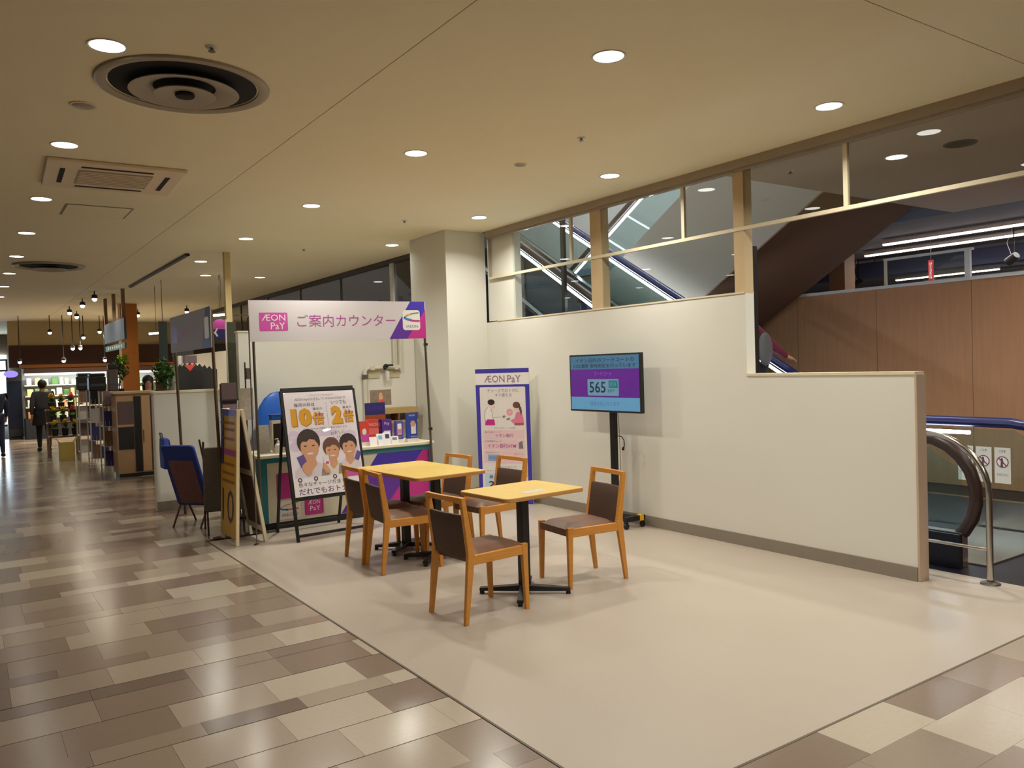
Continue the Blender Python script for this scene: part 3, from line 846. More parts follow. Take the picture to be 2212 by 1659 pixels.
P.text('イオン銀行', 0.34, 0.482, 0.68, 0.508, MAUVE, 5, bold=0.008)
P.text('ATM現金チャージ', 0.15, 0.530, 0.46, 0.545, GREYT, 5)
P.text('イオン銀行ATM', 0.19, 0.555, 0.72, 0.588, MAUVE, 5, bold=0.008)
P.poly('machine_drawing', [(0.775, 0.548), (0.84, 0.532), (0.855, 0.590), (0.775, 0.592)], GREYT, 5)
P.text('WAONカード', 0.15, 0.615, 0.40, 0.628, GREYT, 5)
P.rect('blue_card', 0.19, 0.637, 0.40, 0.685, SKY, 5)
P.text('WAON', 0.21, 0.65, 0.37, 0.672, MAUVE, 6)
P.text('ポイント', 0.68, 0.625, 0.85, 0.64, GREYT, 5)
P.text('チャージ', 0.52, 0.648, 0.84, 0.662, GREYT, 5)
P.text('カードおいて', 0.38, 0.72, 0.72, 0.735, GREYT, 4)
P.text('チャージできる', 0.16, 0.752, 0.50, 0.766, GREYT, 4)
P.rect('pale_blue_block', 0.12, 0.775, 0.88, 0.885, PALEB, 4)
P.text('最大', 0.20, 0.79, 0.36, 0.815, NAVY, 5)
P.text('2', 0.19, 0.835, 0.30, 0.88, NAVY, 5, bold=0.03)
P.rect('yellow_corner', 0.86, 0.735, 0.915, 0.80, YEL, 5)

# ------------------------------------------------------------------ framed A-board poster in front of the counter
ab = thing('poster_a_board', 'black framed folding A-board with a white campaign poster of three smiling people', 'sign board', (2.96, 7.43, 0), 4)
W2, HB = 0.385, 1.475
lean = Vector((0, 0.30, 1.44)).normalized()
b = B()
for s in (-1, 1):
    obj('front_leg', B().beam((s * W2, 0, 0), Vector((s * W2, 0, 0)) + lean * (HB - 0.02), 0.030, 0.024, side=(1, 0, 0)), BLACK, ab, bevel=0.004)
    obj('rear_leg', B().beam((s * (W2 - 0.05), 0.62, 0), Vector((s * (W2 - 0.03), 0.31, 1.36)), 0.026, 0.022, side=(1, 0, 0)), BLACK, ab, bevel=0.003)
for d, h in ((0.055, 0.030), (0.40, 0.035), (HB - 0.015, 0.045)):
    obj('crossbar', B().beam(Vector((-W2, 0, 0)) + lean * d, Vector((W2, 0, 0)) + lean * d, 0.026, h, side=(0, 1, -0.2)), BLACK, ab, bevel=0.006)
obj('rear_crossbar', B().beam((-W2 + 0.05, 0.605, 0.06), (W2 - 0.05, 0.605, 0.06), 0.022, 0.026, side=(0, 1, 0)), BLACK, ab)
PW, PH = 2 * W2 - 0.03, HB - 0.46
org = Vector((-PW / 2, 0, 0)) + lean * 0.418
P = Panel(org + Vector((0, -0.014, 0.003)), (1, 0, 0), lean, ab, PW, PH)
obj('backing_board', B().prism([(0, 0), (PW, 0), (PW, PH), (0, PH)], org, (1, 0, 0), lean, -0.004, 0.012), BLACKP, ab)
P.rect('poster_sheet', 0, 0, 1, 1, LAV, 1)
VIOL = mat('pale_violet_wash', (228, 212, 240), 0.3, var=0.08, scale=6)
for cx, cy, rx, ry in ((0.08, 0.42, 0.06, 0.05), (0.5, 0.41, 0.16, 0.03), (0.88, 0.45, 0.07, 0.05), (0.10, 0.52, 0.07, 0.05), (0.92, 0.60, 0.05, 0.07)):
    P.ell('violet_wash', cx, cy, rx, ry, VIOL, 2)
P.text('＼すべてのイオンでのお支払いが／', 0.34, 0.025, 0.72, 0.045, GREYT, 3)
P.text('AEON Payのお支払いで WAON POINTが', 0.15, 0.055, 0.88, 0.09, GREYT, 3)
P.text('毎月10日は', 0.13, 0.105, 0.42, 0.142, DGREY, 3, bold=0.006)
P.text('いつでも', 0.66, 0.095, 0.88, 0.132, DGREY, 3)
P.text('基本の', 0.385, 0.155, 0.52, 0.182, DGREY, 3)
P.text('基本の', 0.82, 0.155, 0.95, 0.182, DGREY, 3)
SHD = mat('digit_shadow', (168, 96, 70), 0.5)
for body, x0, x1, y0, y1, bo in (('10', 0.07, 0.36, 0.155, 0.335, 0.07), ('倍', 0.365, 0.53, 0.195, 0.325, 0.025), ('2', 0.64, 0.80, 0.15, 0.33, 0.08), ('倍', 0.81, 0.965, 0.19, 0.32, 0.025)):
    P.text(body, x0 + 0.006, y0 + 0.006, x1 + 0.006, y1 + 0.006, SHD, 3, bold=bo + 0.01)
    P.text(body, x0, y0, x1, y1, GOLD, 4, bold=bo)
P.line('divider', [(0.585, 0.11), (0.585, 0.34)], 0.002, GREYT, 3)
P.text('※WAON POINT進呈には条件があります', 0.22, 0.352, 0.85, 0.374, GREYT, 3)
P.text('わたしに', 0.60, 0.40, 0.81, 0.435, DGREY, 3, rot=8)
P.text('いいPay', 0.64, 0.44, 0.90, 0.485, DGREY, 3, rot=8)
def portrait(cx, cy, s, hair, hs, shirt):
    # cx, cy: centre of the face in poster units; s: half width of the face in metres
    ax = PW / PH
    P.poly('printed_shirt', [(max(0.01, cx - 2.1 * s / PW), min(0.99, cy + 5.4 * s / PH)), (cx - 1.6 * s / PW, cy + 2.3 * s / PH), (cx - 0.5 * s / PW, cy + 1.5 * s / PH), (cx + 0.5 * s / PW, cy + 1.5 * s / PH),
            (min(0.99, cx + 1.6 * s / PW), cy + 2.3 * s / PH), (min(0.99, cx + 2.0 * s / PW), min(0.99, cy + 5.4 * s / PH))], shirt, 3)
    P.poly('printed_neck', [(cx - 0.45 * s / PW, cy + 0.6 * s / PH), (cx + 0.45 * s / PW, cy + 0.6 * s / PH), (cx + 0.6 * s / PW, cy + 1.9 * s / PH), (cx, cy + 2.5 * s / PH), (cx - 0.6 * s / PW, cy + 1.9 * s / PH)], SKINP, 4)
    P.ell('printed_hair', cx, cy - 0.28 * s / PH, s * 1.10 * hs, s * 1.22, hair, 5)
    P.ell('printed_face', cx + 0.05 * s / PW, cy + 0.25 * s / PH, s * 0.9, s * 1.16, SKINP, 6)
    P.poly('printed_fringe', [(cx - 1.0 * s / PW, cy + 0.1 * s / PH), (cx - 0.9 * s / PW, cy - 0.9 * s / PH), (cx, cy - 1.3 * s / PH), (cx + 0.95 * s / PW, cy - 0.8 * s / PH), (cx + 0.98 * s / PW, cy + 0.1 * s / PH),
            (cx + 0.6 * s / PW, cy - 0.45 * s / PH), (cx + 0.1 * s / PW, cy - 0.55 * s / PH), (cx - 0.2 * s / PW, cy - 0.3 * s / PH), (cx - 0.6 * s / PW, cy - 0.35 * s / PH)], hair, 7)
    for e in (-0.38, 0.42):
        P.ell('printed_eye', cx + e * s / PW, cy + 0.1 * s / PH, s * 0.15, s * 0.06, HAIRP, 8, n=10)
    P.ell('printed_smile', cx + 0.03 * s / PW, cy + 0.82 * s / PH, s * 0.34, s * 0.09, WHITE, 8, n=12)
portrait(0.27, 0.515, 0.104, HAIRP, 1.05, mat('printed_white_shirt', (228, 216, 226), 0.4))
portrait(0.585, 0.575, 0.080, HAIRB, 1.05, mat('printed_cream_shirt', (232, 224, 214), 0.4))
portrait(0.835, 0.55, 0.080, HAIRP, 1.1, MATS['printed_white_shirt'])
for cx, cy, w, h, a, mt in ((0.155, 0.665, 0.075, 0.11, 18, mat('printed_phone', (104, 82, 160), 0.4)), (0.49, 0.70, 0.06, 0.14, 4, WHITE), (0.955, 0.66, 0.05, 0.09, -25, MATS['printed_phone'])):
    c, s_ = math.cos(R(a)), math.sin(R(a))
    pts = [(cx * PW + x * c - y * s_, (1 - cy) * PH + x * s_ + y * c) for x, y in ((-w / 2, -h / 2), (w / 2, -h / 2), (w / 2, h / 2), (-w / 2, h / 2))]
    P.poly('printed_phone', pts, mt, 8, norm=False)
P.poly('printed_hand', [(0.14, 0.71), (0.20, 0.675), (0.28, 0.68), (0.30, 0.72), (0.26, 0.80), (0.21, 0.81), (0.15, 0.76)], SKINP, 9)
P.poly('printed_hand', [(0.44, 0.70), (0.475, 0.71), (0.52, 0.76), (0.53, 0.80), (0.46, 0.80), (0.43, 0.75)], SKINP, 9)
P.rect('phone_mark', 0.475, 0.69, 0.52, 0.715, MAGL, 9)
P.rect('lower_wash', 0.0, 0.825, 1.0, 1.0, mat('poster_lower', (246, 240, 244), 0.3, var=0.03), 10)
for cx in (0.09, 0.31, 0.58):
    P.ell('round_icon', cx, 0.843, 0.022, 0.022, DGREY, 11)
    P.ell('round_icon', cx, 0.843, 0.011, 0.011, LAV, 12)
P.text('色々なチャージ方法で', 0.06, 0.868, 0.72, 0.91, DGREY, 11, bold=0.006)
P.text('だれでもおトク', 0.06, 0.925, 0.74, 0.985, mat('violet_dark_ink', (92, 62, 122), 0.5), 11, bold=0.008)
P.rr('magenta_button', 0.72, 0.80, 0.95, 0.86, 0.01, MAGL, 11)
obj('clear_cover', B().add([P.o + P.u * a + P.v * c + P.n * 0.011 for a, c in ((0, 0), (PW, 0), (PW, PH), (0, PH))], [(0, 1, 2, 3)]), glass('poster_cover', (1, 1, 1), ior=1.3), ab)

# ------------------------------------------------------------------ information counter with header sign
ct = thing('information_counter', 'low cream service counter with teal edging and purple magenta front graphics', 'counter', (2.47, 8.17, 0))
CL, CD, CZ = 1.97, 0.55, 0.735
obj('body', B().box(0.02, CL - 0.01, 0.012, CD, 0.07, CZ), CREAMC, ct)
obj('plinth', B().box(0.03, CL - 0.02, 0.03, CD - 0.02, 0.0, 0.0695), mat('plinth_dark', (34, 40, 46), 0.6), ct)
obj('worktop', B().box(-0.03, CL + 0.03, -0.035, CD + 0.05, CZ + 0.001, CZ + 0.036), CREAMT, ct, bevel=0.008)
obj('edge_strip', B().box(0.0, CL, 0.0, 0.0118, CZ - 0.05, CZ), TEAL, ct)
obj('edge_strip', B().box(0.0, 0.075, 0.0, 0.0118, 0.07, CZ - 0.051), TEAL, ct)
obj('edge_strip', B().box(CL - 0.03, CL, 0.0, 0.0118, 0.07, CZ - 0.051), TEAL, ct)
obj('edge_strip', B().box(0.0, 0.0195, 0.013, 0.12, 0.07, CZ), TEAL, ct)
PW, PH = CL - 0.107, CZ - 0.13
P = Panel((0.076, 0.0115, 0.075), (1, 0, 0), (0, 0, 1), ct, PW, PH)
P.poly('violet_stripe', [(0.66, 0.0), (0.96, 0.0), (0.75, 0.85), (0.70, 1.0), (0.42, 1.0)], BLUEV, 1)
P.poly('purple_stripe', [(0.60, 0.28), (0.90, 0.28), (0.71, 1.0), (0.42, 1.0)], PURP, 2)
P.poly('magenta_stripe', [(0.96, 0.0), (1.0, 0.0), (1.0, 1.0), (0.70, 1.0)], MAG, 3)
P.rr('magenta_badge', 0.205, 0.66, 0.315, 0.95, 0.02, MAG, 2)
P.text('ÆON', 0.225, 0.70, 0.295, 0.77, WHITE, 3)
P.text('PaY', 0.235, 0.80, 0.295, 0.88, WHITE, 3)
P.rr('magenta_badge', 0.05, 0.18, 0.155, 0.62, 0.02, MAG, 2)
P.rr('white_badge', 0.05, 0.65, 0.18, 0.97, 0.02, WHITE, 2)
P.line('badge_swoosh', [(0.17, 0.70), (0.10, 0.73), (0.065, 0.77)], 0.010, mat('swoosh_yellow', (220, 170, 40), 0.5), 3)
P.line('badge_swoosh', [(0.058, 0.77), (0.08, 0.80), (0.11, 0.81)], 0.018, mat('swoosh_blue', (40, 140, 210), 0.5), 3)
P.line('badge_swoosh', [(0.10, 0.81), (0.17, 0.805)], 0.012, ORNG, 3)
P.text('iAEON', 0.075, 0.87, 0.165, 0.92, GREYT, 3)

hs = thing('header_sign', 'white header banner with pink logo and Japanese lettering above the counter', 'sign', (3.40, 8.115, 0))
HX0, HX1, HZ0, HZ1 = -1.0, 0.985, 1.92, 2.335
tilt = 0.012
obj('pole', B().tube([(HX0 + 0.055, 0, 0.0), (HX0 + 0.035, 0, HZ1 - 0.03)], 0.014, 10), STEELD, hs, smooth=True)
obj('pole', B().tube([(HX1 + 0.045, 0, 0.0), (HX1 - 0.02, 0, HZ1 - 0.03)], 0.014, 10), STEELD, hs, smooth=True)
for x in (HX0 + 0.055, HX1 + 0.045):
    obj('base_plate', B().lathe([(0.001, 0), (0.07, 0), (0.07, 0.006), (0.02, 0.012), (0.016, 0.04)], (x, 0, 0), n=20), STEELD, hs, smooth=True)
for z in (1.86, 0.9):
    obj('pole_clip', B().box(HX1 - 0.0 + (1.9 - z) * 0.028 - 0.02, HX1 + (1.9 - z) * 0.028 + 0.012, -0.02, 0.02, z, z + 0.03), BLACKP, hs)
PW, PH = HX1 - HX0, HZ1 - HZ0
uu = Vector((1, 0, tilt)).normalized()
vv = Vector((-tilt, 0, 1)).normalized()
obj('board', B().prism([(0, 0), (PW, 0), (PW, PH), (0, PH)], (HX0, -0.016, HZ0), uu, vv, -0.004, 0.004), WHITEP, hs)
P = Panel((HX0, -0.021, HZ0), uu, vv, hs, PW, PH)
P.rect('banner_face', 0, 0, 1, 1, mat('banner_white', (214, 208, 212), 0.5, var=0.01), 1)
P.rr('logo_block', 0.05, 0.30, 0.197, 0.745, 0.012, MAGL, 2)
P.text('ÆON', 0.063, 0.345, 0.185, 0.50, WHITE, 3, bold=0.004)
P.text('PaY', 0.108, 0.54, 0.182, 0.71, WHITE, 3, bold=0.004)
P.text('ご案内カウンター', 0.246, 0.35, 0.808, 0.66, MAUVE, 2, bold=0.002)
P.poly('violet_stripe', [(0.905, 0.0), (0.995, 0.0), (0.995, 0.25), (0.875, 1.0), (0.768, 1.0)], BLUEV, 2)
P.poly('purple_stripe', [(0.838, 0.48), (0.955, 0.48), (0.88, 1.0), (0.768, 1.0)], PURP, 3)
P.poly('magenta_stripe', [(0.998, 0.22), (0.998, 1.0), (0.878, 1.0)], MAG, 4)
P.rr('app_icon', 0.853, 0.235, 0.962, 0.77, 0.03, WHITE, 5)
P.line('icon_swoosh', [(0.955, 0.305), (0.915, 0.325), (0.88, 0.37), (0.865, 0.43)], 0.014, mat('swoosh_green', (90, 160, 60), 0.5), 6)
P.line('icon_swoosh', [(0.905, 0.333), (0.875, 0.385), (0.862, 0.435)], 0.014, MATS['swoosh_yellow'], 7)
P.line('icon_swoosh', [(0.862, 0.43), (0.88, 0.475), (0.91, 0.50)], 0.024, MATS['swoosh_blue'], 7)
P.line('icon_swoosh', [(0.895, 0.505), (0.93, 0.52), (0.96, 0.52)], 0.018, mat('swoosh_magenta', (186, 60, 140), 0.5), 8)
P.text('iAEON', 0.873, 0.635, 0.948, 0.705, GREYT, 6)

# second header, seen edge on along the walkway
h2 = thing('side_header_sign', 'matching white header banner, painted grey for its shade, seen at a slant over the walkway side desk', 'sign', (2.05, 9.0, 0))
for y in (-0.83, 0.83):
    obj('pole', B().tube([(0.05, y, 0), (0.0, y, 2.25)], 0.016, 10), mat('brown_pole', (98, 80, 62), 0.5, metal=0.4), h2, smooth=True)
    obj('base_plate', B().lathe([(0.001, 0), (0.06, 0), (0.06, 0.006), (0.018, 0.012)], (0, y, 0), n=18), MATS['brown_pole'], h2)
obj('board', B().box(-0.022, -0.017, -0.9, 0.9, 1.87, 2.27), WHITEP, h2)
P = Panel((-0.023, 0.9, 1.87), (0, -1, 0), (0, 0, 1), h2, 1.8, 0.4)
P.rect('banner_face', 0, 0, 1, 1, mat('banner_shaded', (150, 140, 140), 0.6, var=0.05), 1)  # white banner in shade; the shade is put into this grey
P.rr('logo_block', 0.05, 0.30, 0.197, 0.745, 0.012, PURP, 2)
P.text('ご案内カウンター', 0.246, 0.35, 0.78, 0.66, MAUVE, 2)
P.poly('violet_stripe', [(0.905, 0.0), (0.995, 0.0), (0.995, 1.0), (0.80, 1.0)], NAVY, 2)
P.rr('app_icon', 0.873, 0.235, 0.965, 0.77, 0.03, WHITE, 3)

# things on and behind the counter
CT = 0.7715
def stand_card(name, label, cat, x, y, w, h, material, rz=0, lean=0.15, parts=(), group=None, d=0.05):
    t = thing(name, label, cat, (x, y, CT if y < 8.8 else 0), rz, group)
    v = Vector((0, lean, 1)).normalized()
    obj('front', B().prism([(-w / 2, 0), (w / 2, 0), (w / 2, h), (-w / 2, h)], (0, 0, 0), (1, 0, 0), v, -0.003, 0.0), material, t)
    obj('back_prop', B().prism([(-w / 4, 0), (w / 4, 0), (w / 6, h * 0.7), (-w / 6, h * 0.7)], (0, d + lean * h * 0.7, 0), (1, 0, 0), Vector((0, -d / (h * 0.7), 1)).normalized(), -0.002, 0.0), WHITEP, t)
    P = Panel((-w / 2, -0.0002, 0), (1, 0, 0), v, t, w, h)
    for f in parts: f(P)
    return t
# leaflet boxes along the front edge
def leaflet_box(label, x, y, w, h, body, parts=()):
    t = thing('leaflet_box', label, 'leaflet holder', (x, y, CT), random.uniform(-4, 4), 'leaflet holders on the counter')
    d = 0.07
    obj('tray', B().box(-w / 2 - 0.004, w / 2 + 0.004, -d, 0, 0.0, 0.04), WHITEP, t)
    obj('leaflets', B().box(-w / 2, w / 2, -d + 0.012, -0.01, 0.041, h), body, t)
    P = Panel((-w / 2, -d + 0.0115, 0.041), (1, 0, 0), (0, 0, 1), t, w, h - 0.041)
    for f in parts: f(P)
    return t
leaflet_box('red leaflet box at the left end of the counter display, beside the poster', 3.66, 8.30, 0.10, 0.27, ORNG, [lambda P: P.rect('pink_base', 0, 0.6, 1, 1, MAGL, 1), lambda P: P.ell('printed_dog', 0.45, 0.5, 0.025, 0.035, WHITE, 2)])
leaflet_box('coral red leaflet box behind the small white cards', 3.79, 8.36, 0.13, 0.28, ORNG, [lambda P: P.rect('pink_base', 0, 0.4, 1, 0.7, mat('coral', (240, 120, 120), 0.5), 1), lambda P: P.text('WAON', 0.1, 0.15, 0.9, 0.32, PINK, 2)])
leaflet_box('purple leaflet box in the middle of the counter display', 3.955, 8.36, 0.12, 0.27, PURP, [lambda P: P.text('Pay', 0.25, 0.12, 0.75, 0.3, LAV, 1), lambda P: P.rect('white_base', 0.15, 0.55, 0.85, 0.95, LAV, 1)])
leaflet_box('slim violet leaflet box with a printed phone', 4.085, 8.30, 0.088, 0.25, mat('violet_leaflet', (96, 84, 176), 0.5), [lambda P: P.rr('printed_phone', 0.22, 0.15, 0.78, 0.75, 0.008, LAV, 1), lambda P: P.rect('pink_screen', 0.25, 0.45, 0.75, 0.7, ROSE, 2), lambda P: P.rect('label', 0.25, 0.84, 0.72, 0.96, GREYT, 1)])
leaflet_box('tall blue leaflet box at the right end of the counter display', 4.235, 8.28, 0.125, 0.33, mat('blue_leaflet', (44, 70, 170), 0.5), [lambda P: P.text('WAON', 0.15, 0.06, 0.75, 0.13, WHITE, 1), lambda P: P.rr('printed_card', 0.35, 0.42, 0.85, 0.82, 0.006, WHITE, 1), lambda P: P.ell('printed_dog', 0.55, 0.42, 0.032, 0.035, SKINP, 2), lambda P: P.text('WAON', 0.3, 0.9, 0.9, 0.96, WHITE, 1)])
for i, (x, w, h, l, ins) in enumerate([(3.735, 0.10, 0.10, 'blank white tent card left of the other two on the counter', None), (3.815, 0.085, 0.13, 'white tent card with a small blue mark on the counter', SKY), (3.90, 0.09, 0.14, 'white tent card with a navy square on the counter', NAVY), (3.985, 0.10, 0.09, 'low white tent card right of the others on the counter', GREYT)]):
    stand_card('tent_card', l, 'card', x, 8.165, w, h, WHITE, 0, 0.3, [(lambda P, ins=ins: P.rect('printed_mark', 0.25, 0.15, 0.8, 0.5, ins, 1))] if ins else [], 'white tent cards on the counter')
stand_card('discount_stand', 'navy counter stand with gold lettering and an orange stripe behind the leaflets', 'sign', 3.89, 8.44, 0.25, 0.46, NAVY, 0, 0.05,
           [lambda P: P.rect('orange_stripe', 0, 0.30, 1, 0.42, mat('rust_print', (176, 82, 40), 0.5), 1), lambda P: P.text('最大', 0.05, 0.50, 0.32, 0.72, GOLD, 1), lambda P: P.text('1.5', 0.34, 0.48, 0.62, 0.74, GOLD, 1, bold=0.02), lambda P: P.text('%OFF', 0.64, 0.5, 0.96, 0.72, GOLD, 1), lambda P: P.text('お買物', 0.1, 0.08, 0.85, 0.2, BLUEV, 1)])
pic = thing('picture_board', 'grey brown printed picture board standing behind the navy counter stand', 'sign', (4.03, 8.60, CT))
obj('sheet', B().box(-0.135, 0.135, -0.004, 0, 0.42, 0.60), mat('picture_print', (142, 122, 104), 0.5, var=0.5, scale=18), pic)
obj('stem', B().box(-0.012, 0.012, 0.0005, 0.012, 0.0, 0.5), STEELD, pic)
obj('stem_base', B().lathe([(0.001, 0), (0.06, 0), (0.055, 0.01), (0.012, 0.014)], n=16), STEELD, pic)
P = Panel((-0.135, -0.0045, 0.42), (1, 0, 0), (0, 0, 1), pic, 0.27, 0.18)
P.ell('printed_figure', 0.5, 0.5, 0.025, 0.06, SKINP, 1)
P.ell('printed_figure', 0.55, 0.75, 0.03, 0.025, ORNG, 2)
# small monitor, boxes and notices at the left end
t = thing('small_monitor', 'small dark monitor in a cream casing at the left end of the counter', 'monitor', (2.77, 8.42, CT), 8)
obj('casing', B().box(-0.10, 0.14, -0.03, 0.03, 0.02, 0.335), CREAMC, t, bevel=0.006)
obj('screen', B().box(-0.085, 0.125, -0.033, -0.0302, 0.05, 0.30), mat('monitor_glass', (52, 46, 40), 0.15), t)
obj('stand', B().box(-0.06, 0.10, -0.05, 0.06, 0.0, 0.0195), CREAMC, t)
t = thing('blue_case', 'small blue plastic case lying on top of the small monitor', 'case', (2.78, 8.43, CT + 0.3355))
obj('tray', B().box(-0.10, 0.12, -0.04, 0.05, 0, 0.045), BLUEP, t, bevel=0.004)
obj('lid', B().box(-0.104, 0.124, -0.044, 0.054, 0.0455, 0.06), BLUEF, t, bevel=0.004)
t = thing('printed_notice_stand', 'clear stand with a grey printed notice at the left end of the counter', 'notice', (2.585, 8.36, CT), 5)
obj('acrylic_stand', B().box(-0.07, 0.07, -0.02, 0.05, 0, 0.004), ACRYL, t)
obj('sheet', B().prism([(-0.065, 0), (0.065, 0), (0.065, 0.29), (-0.065, 0.29)], (0, 0, 0.005), (1, 0, 0), Vector((0, 0.1, 1)).normalized(), -0.002, 0), mat('grey_print', (186, 178, 164), 0.5, var=0.3, scale=40), t)
t = thing('pump_bottle', 'small white pump bottle on the left end of the counter', 'bottle', (2.70, 8.27, CT))
obj('bottle', B().lathe([(0.001, 0), (0.032, 0), (0.034, 0.01), (0.034, 0.085), (0.014, 0.105), (0.014, 0.115)], n=18), WHITEP, t, smooth=True)
obj('pump', B().lathe([(0.013, 0.1155), (0.013, 0.13), (0.005, 0.132), (0.005, 0.155), (0.001, 0.156)], n=12), WHITE, t, smooth=True)
obj('nozzle', B().beam((0, 0, 0.152), (-0.035, -0.01, 0.148), 0.009, 0.008), WHITE, t)
# blue office chair behind the counter
t = thing('office_chair', 'blue office chair behind the counter, its round back showing above the poster', 'chair', (3.02, 9.17, 0))
obj('backrest', B().sphere((0, 0.05, 1.0), 0.26, 20, 1.0, 0.22, 1.5), BLUEP, t, smooth=True)
obj('seat', B().sphere((0, -0.15, 0.46), 0.24, 18, 1, 1, 0.2), BLUEF, t, smooth=True)
obj('back_strut', B().beam((0, 0.05, 0.42), (0, 0.1, 0.85), 0.05, 0.02), BLACK, t)
obj('gas_column', B().tube([(0, -0.12, 0.08), (0, -0.12, 0.42)], 0.025, 10), BLACK, t)
for k in range(5):
    a = 2 * PI * k / 5
    obj('base_arm', B().beam((0, -0.12, 0.08), (0.27 * math.cos(a), -0.12 + 0.27 * math.sin(a), 0.04), 0.04, 0.03, 0.03, 0.02, side=(-math.sin(a), math.cos(a), 0)), BLACK, t)
# pipes on the back wall
t = thing('wall_pipe', 'cream pipe run with dark valve on the wall behind the counter', 'pipe', (4.2, 9.40, 0.8))
CP = mat('cream_pipe', (214, 208, 190), 0.5)
obj('pipe', B().tube([(0, 0, 0.0), (0, 0, 0.78), (0.02, 0, 0.815), (0.06, 0, 0.83), (0.50, 0, 0.83)], 0.026, 12), CP, t, smooth=True)
obj('riser', B().tube([(0.50, 0, 0.80), (0.50, 0, 1.25)], 0.026, 12), CP, t, smooth=True)
obj('riser', B().tube([(0.41, 0, 0.83), (0.41, 0, 1.25)], 0.014, 10), CP, t, smooth=True)
for x, z in ((0.0, 0.72), (0.1, 0.83), (0.43, 0.83)):
    obj('collar', B().box(x - 0.03, x + 0.03, -0.028, 0.0255, z - 0.03, z + 0.03), STEELD if z < 0.8 else CP, t, bevel=0.004)
v = obj('valve', B().tube([(0.27, -0.005, 0.83), (0.27, -0.06, 0.85)], 0.03, 10), BLACKP, t, smooth=True)
obj('valve_handle', B().box(0.24, 0.36, -0.075, -0.06, 0.845, 0.87), BLACKP, v)
obj('drip_cup', B().lathe([(0.02, 0.0), (0.03, 0.05), (0.026, 0.12), (0.01, 0.13)], (0.30, -0.02, 0.66), n=14), WHITEP, t, smooth=True)
for x in (0.13, 0.42):
    tag(obj('wall_patch_plate', B().box(4.2 + x - 0.075, 4.2 + x + 0.075, 9.418, 9.4285, 1.50, 1.61), mat('patch_plate', (196, 186, 152), 0.7)), ('left' if x < 0.2 else 'right') + ' beige backing plate under the wall pipe behind the counter', 'plate')
t = thing('wall_shelf', 'long shallow tan shelf box on the wall behind the counter at right', 'shelf', (4.55, 9.30, 0.93))
TANW = mat('tan_shelf', (178, 150, 98), 0.6)
obj('upper_board', B().box(-0.28, 0.28, -0.1, 0.125, 0.12, 0.19), TANW, t)
obj('lower_board', B().box(-0.28, 0.28, -0.1, 0.125, 0.0, 0.03), TANW, t)
for x in (-0.28, 0.0, 0.265): obj('divider', B().box(x, x + 0.015, -0.1, 0.125, 0.031, 0.119), BWOOD, t)

# ------------------------------------------------------------------ stands left of the counter
t = thing('sale_a_board', 'white wooden A-frame board with a yellow sale sheet facing the walkway', 'sign board', (2.15, 7.64, 0))
WW = mat('white_painted_wood', (226, 214, 184), 0.6, var=0.05)
AH, LN = 1.27, 0.52
for s, nm, DX in ((-1, 'front', 0.07), (1, 'rear', 0.20)):
    f = obj(nm + '_frame_stile', B().beam((s * DX, 0.02, 0), (s * 0.018, 0.02, AH), 0.04, 0.03, side=(0, 1, 0)), WW, t, bevel=0.003)
    obj(nm + '_frame_stile', B().beam((s * DX, LN - 0.02, 0), (s * 0.018, LN - 0.02, AH), 0.04, 0.03, side=(0, 1, 0)), WW, t, bevel=0.003)
    for k in (0.10, 0.52, 0.97):
        x = s * (DX + (0.018 - DX) * k)
        obj(nm + '_rail', B().beam((x, 0.04, AH * k), (x, LN - 0.04, AH * k), 0.05, 0.022, side=(0, 0, 1)), WW, t)
    x0, x1 = s * (DX + (0.018 - DX) * 0.12), s * (DX + (0.018 - DX) * 0.96)
    obj(nm + '_panel', B().add([(x0, 0.041, AH * .12), (x0, LN - 0.041, AH * .12), (x1, LN - 0.041, AH * .96), (x1, 0.041, AH * .96),
                                (x0 + .006 * s, 0.041, AH * .12), (x0 + .006 * s, LN - 0.041, AH * .12), (x1 + .006 * s, LN - 0.041, AH * .96), (x1 + .006 * s, 0.041, AH * .96)],
                               [(0, 1, 2, 3), (7, 6, 5, 4), (0, 4, 5, 1), (1, 5, 6, 2), (2, 6, 7, 3), (3, 7, 4, 0)]), mat('panel_brown', (118, 92, 82), 0.7), t)
DX = 0.07
v = Vector((-0.018 + DX, 0, AH)).normalized()
P = Panel((-DX - 0.019, LN, 0.0), (0, -1, 0), v, t, LN, AH)
obj('yellow_sheet_board', B().prism([(0.0, 0.06), (LN, 0.06), (LN, AH), (0.0, AH)], P.o - P.n * 0.003, P.u, P.v, -0.003, 0.0025), YELB, t)
P.rect('top_band', 0, 0.0, 1, 0.05, BLUEV, 1)
P.rect('mauve_band', 0, 0.30, 1, 0.345, MAUVE, 1)
BRN = mat('brown_ink', (158, 108, 44), 0.6)
for y in (0.09, 0.14, 0.21, 0.40, 0.47, 0.53):
    P.rect('ink_band', 0.1, y, 0.9, y + 0.022, BRN, 1)
P.text('10', 0.12, 0.60, 0.88, 0.85, mat('dark_digit_ink', (70, 50, 40), 0.6), 2)
P.rect('blue_side', 0, 0.0, 0.22, 0.42, mat('dim_blue_print', (56, 64, 120), 0.6), 1)

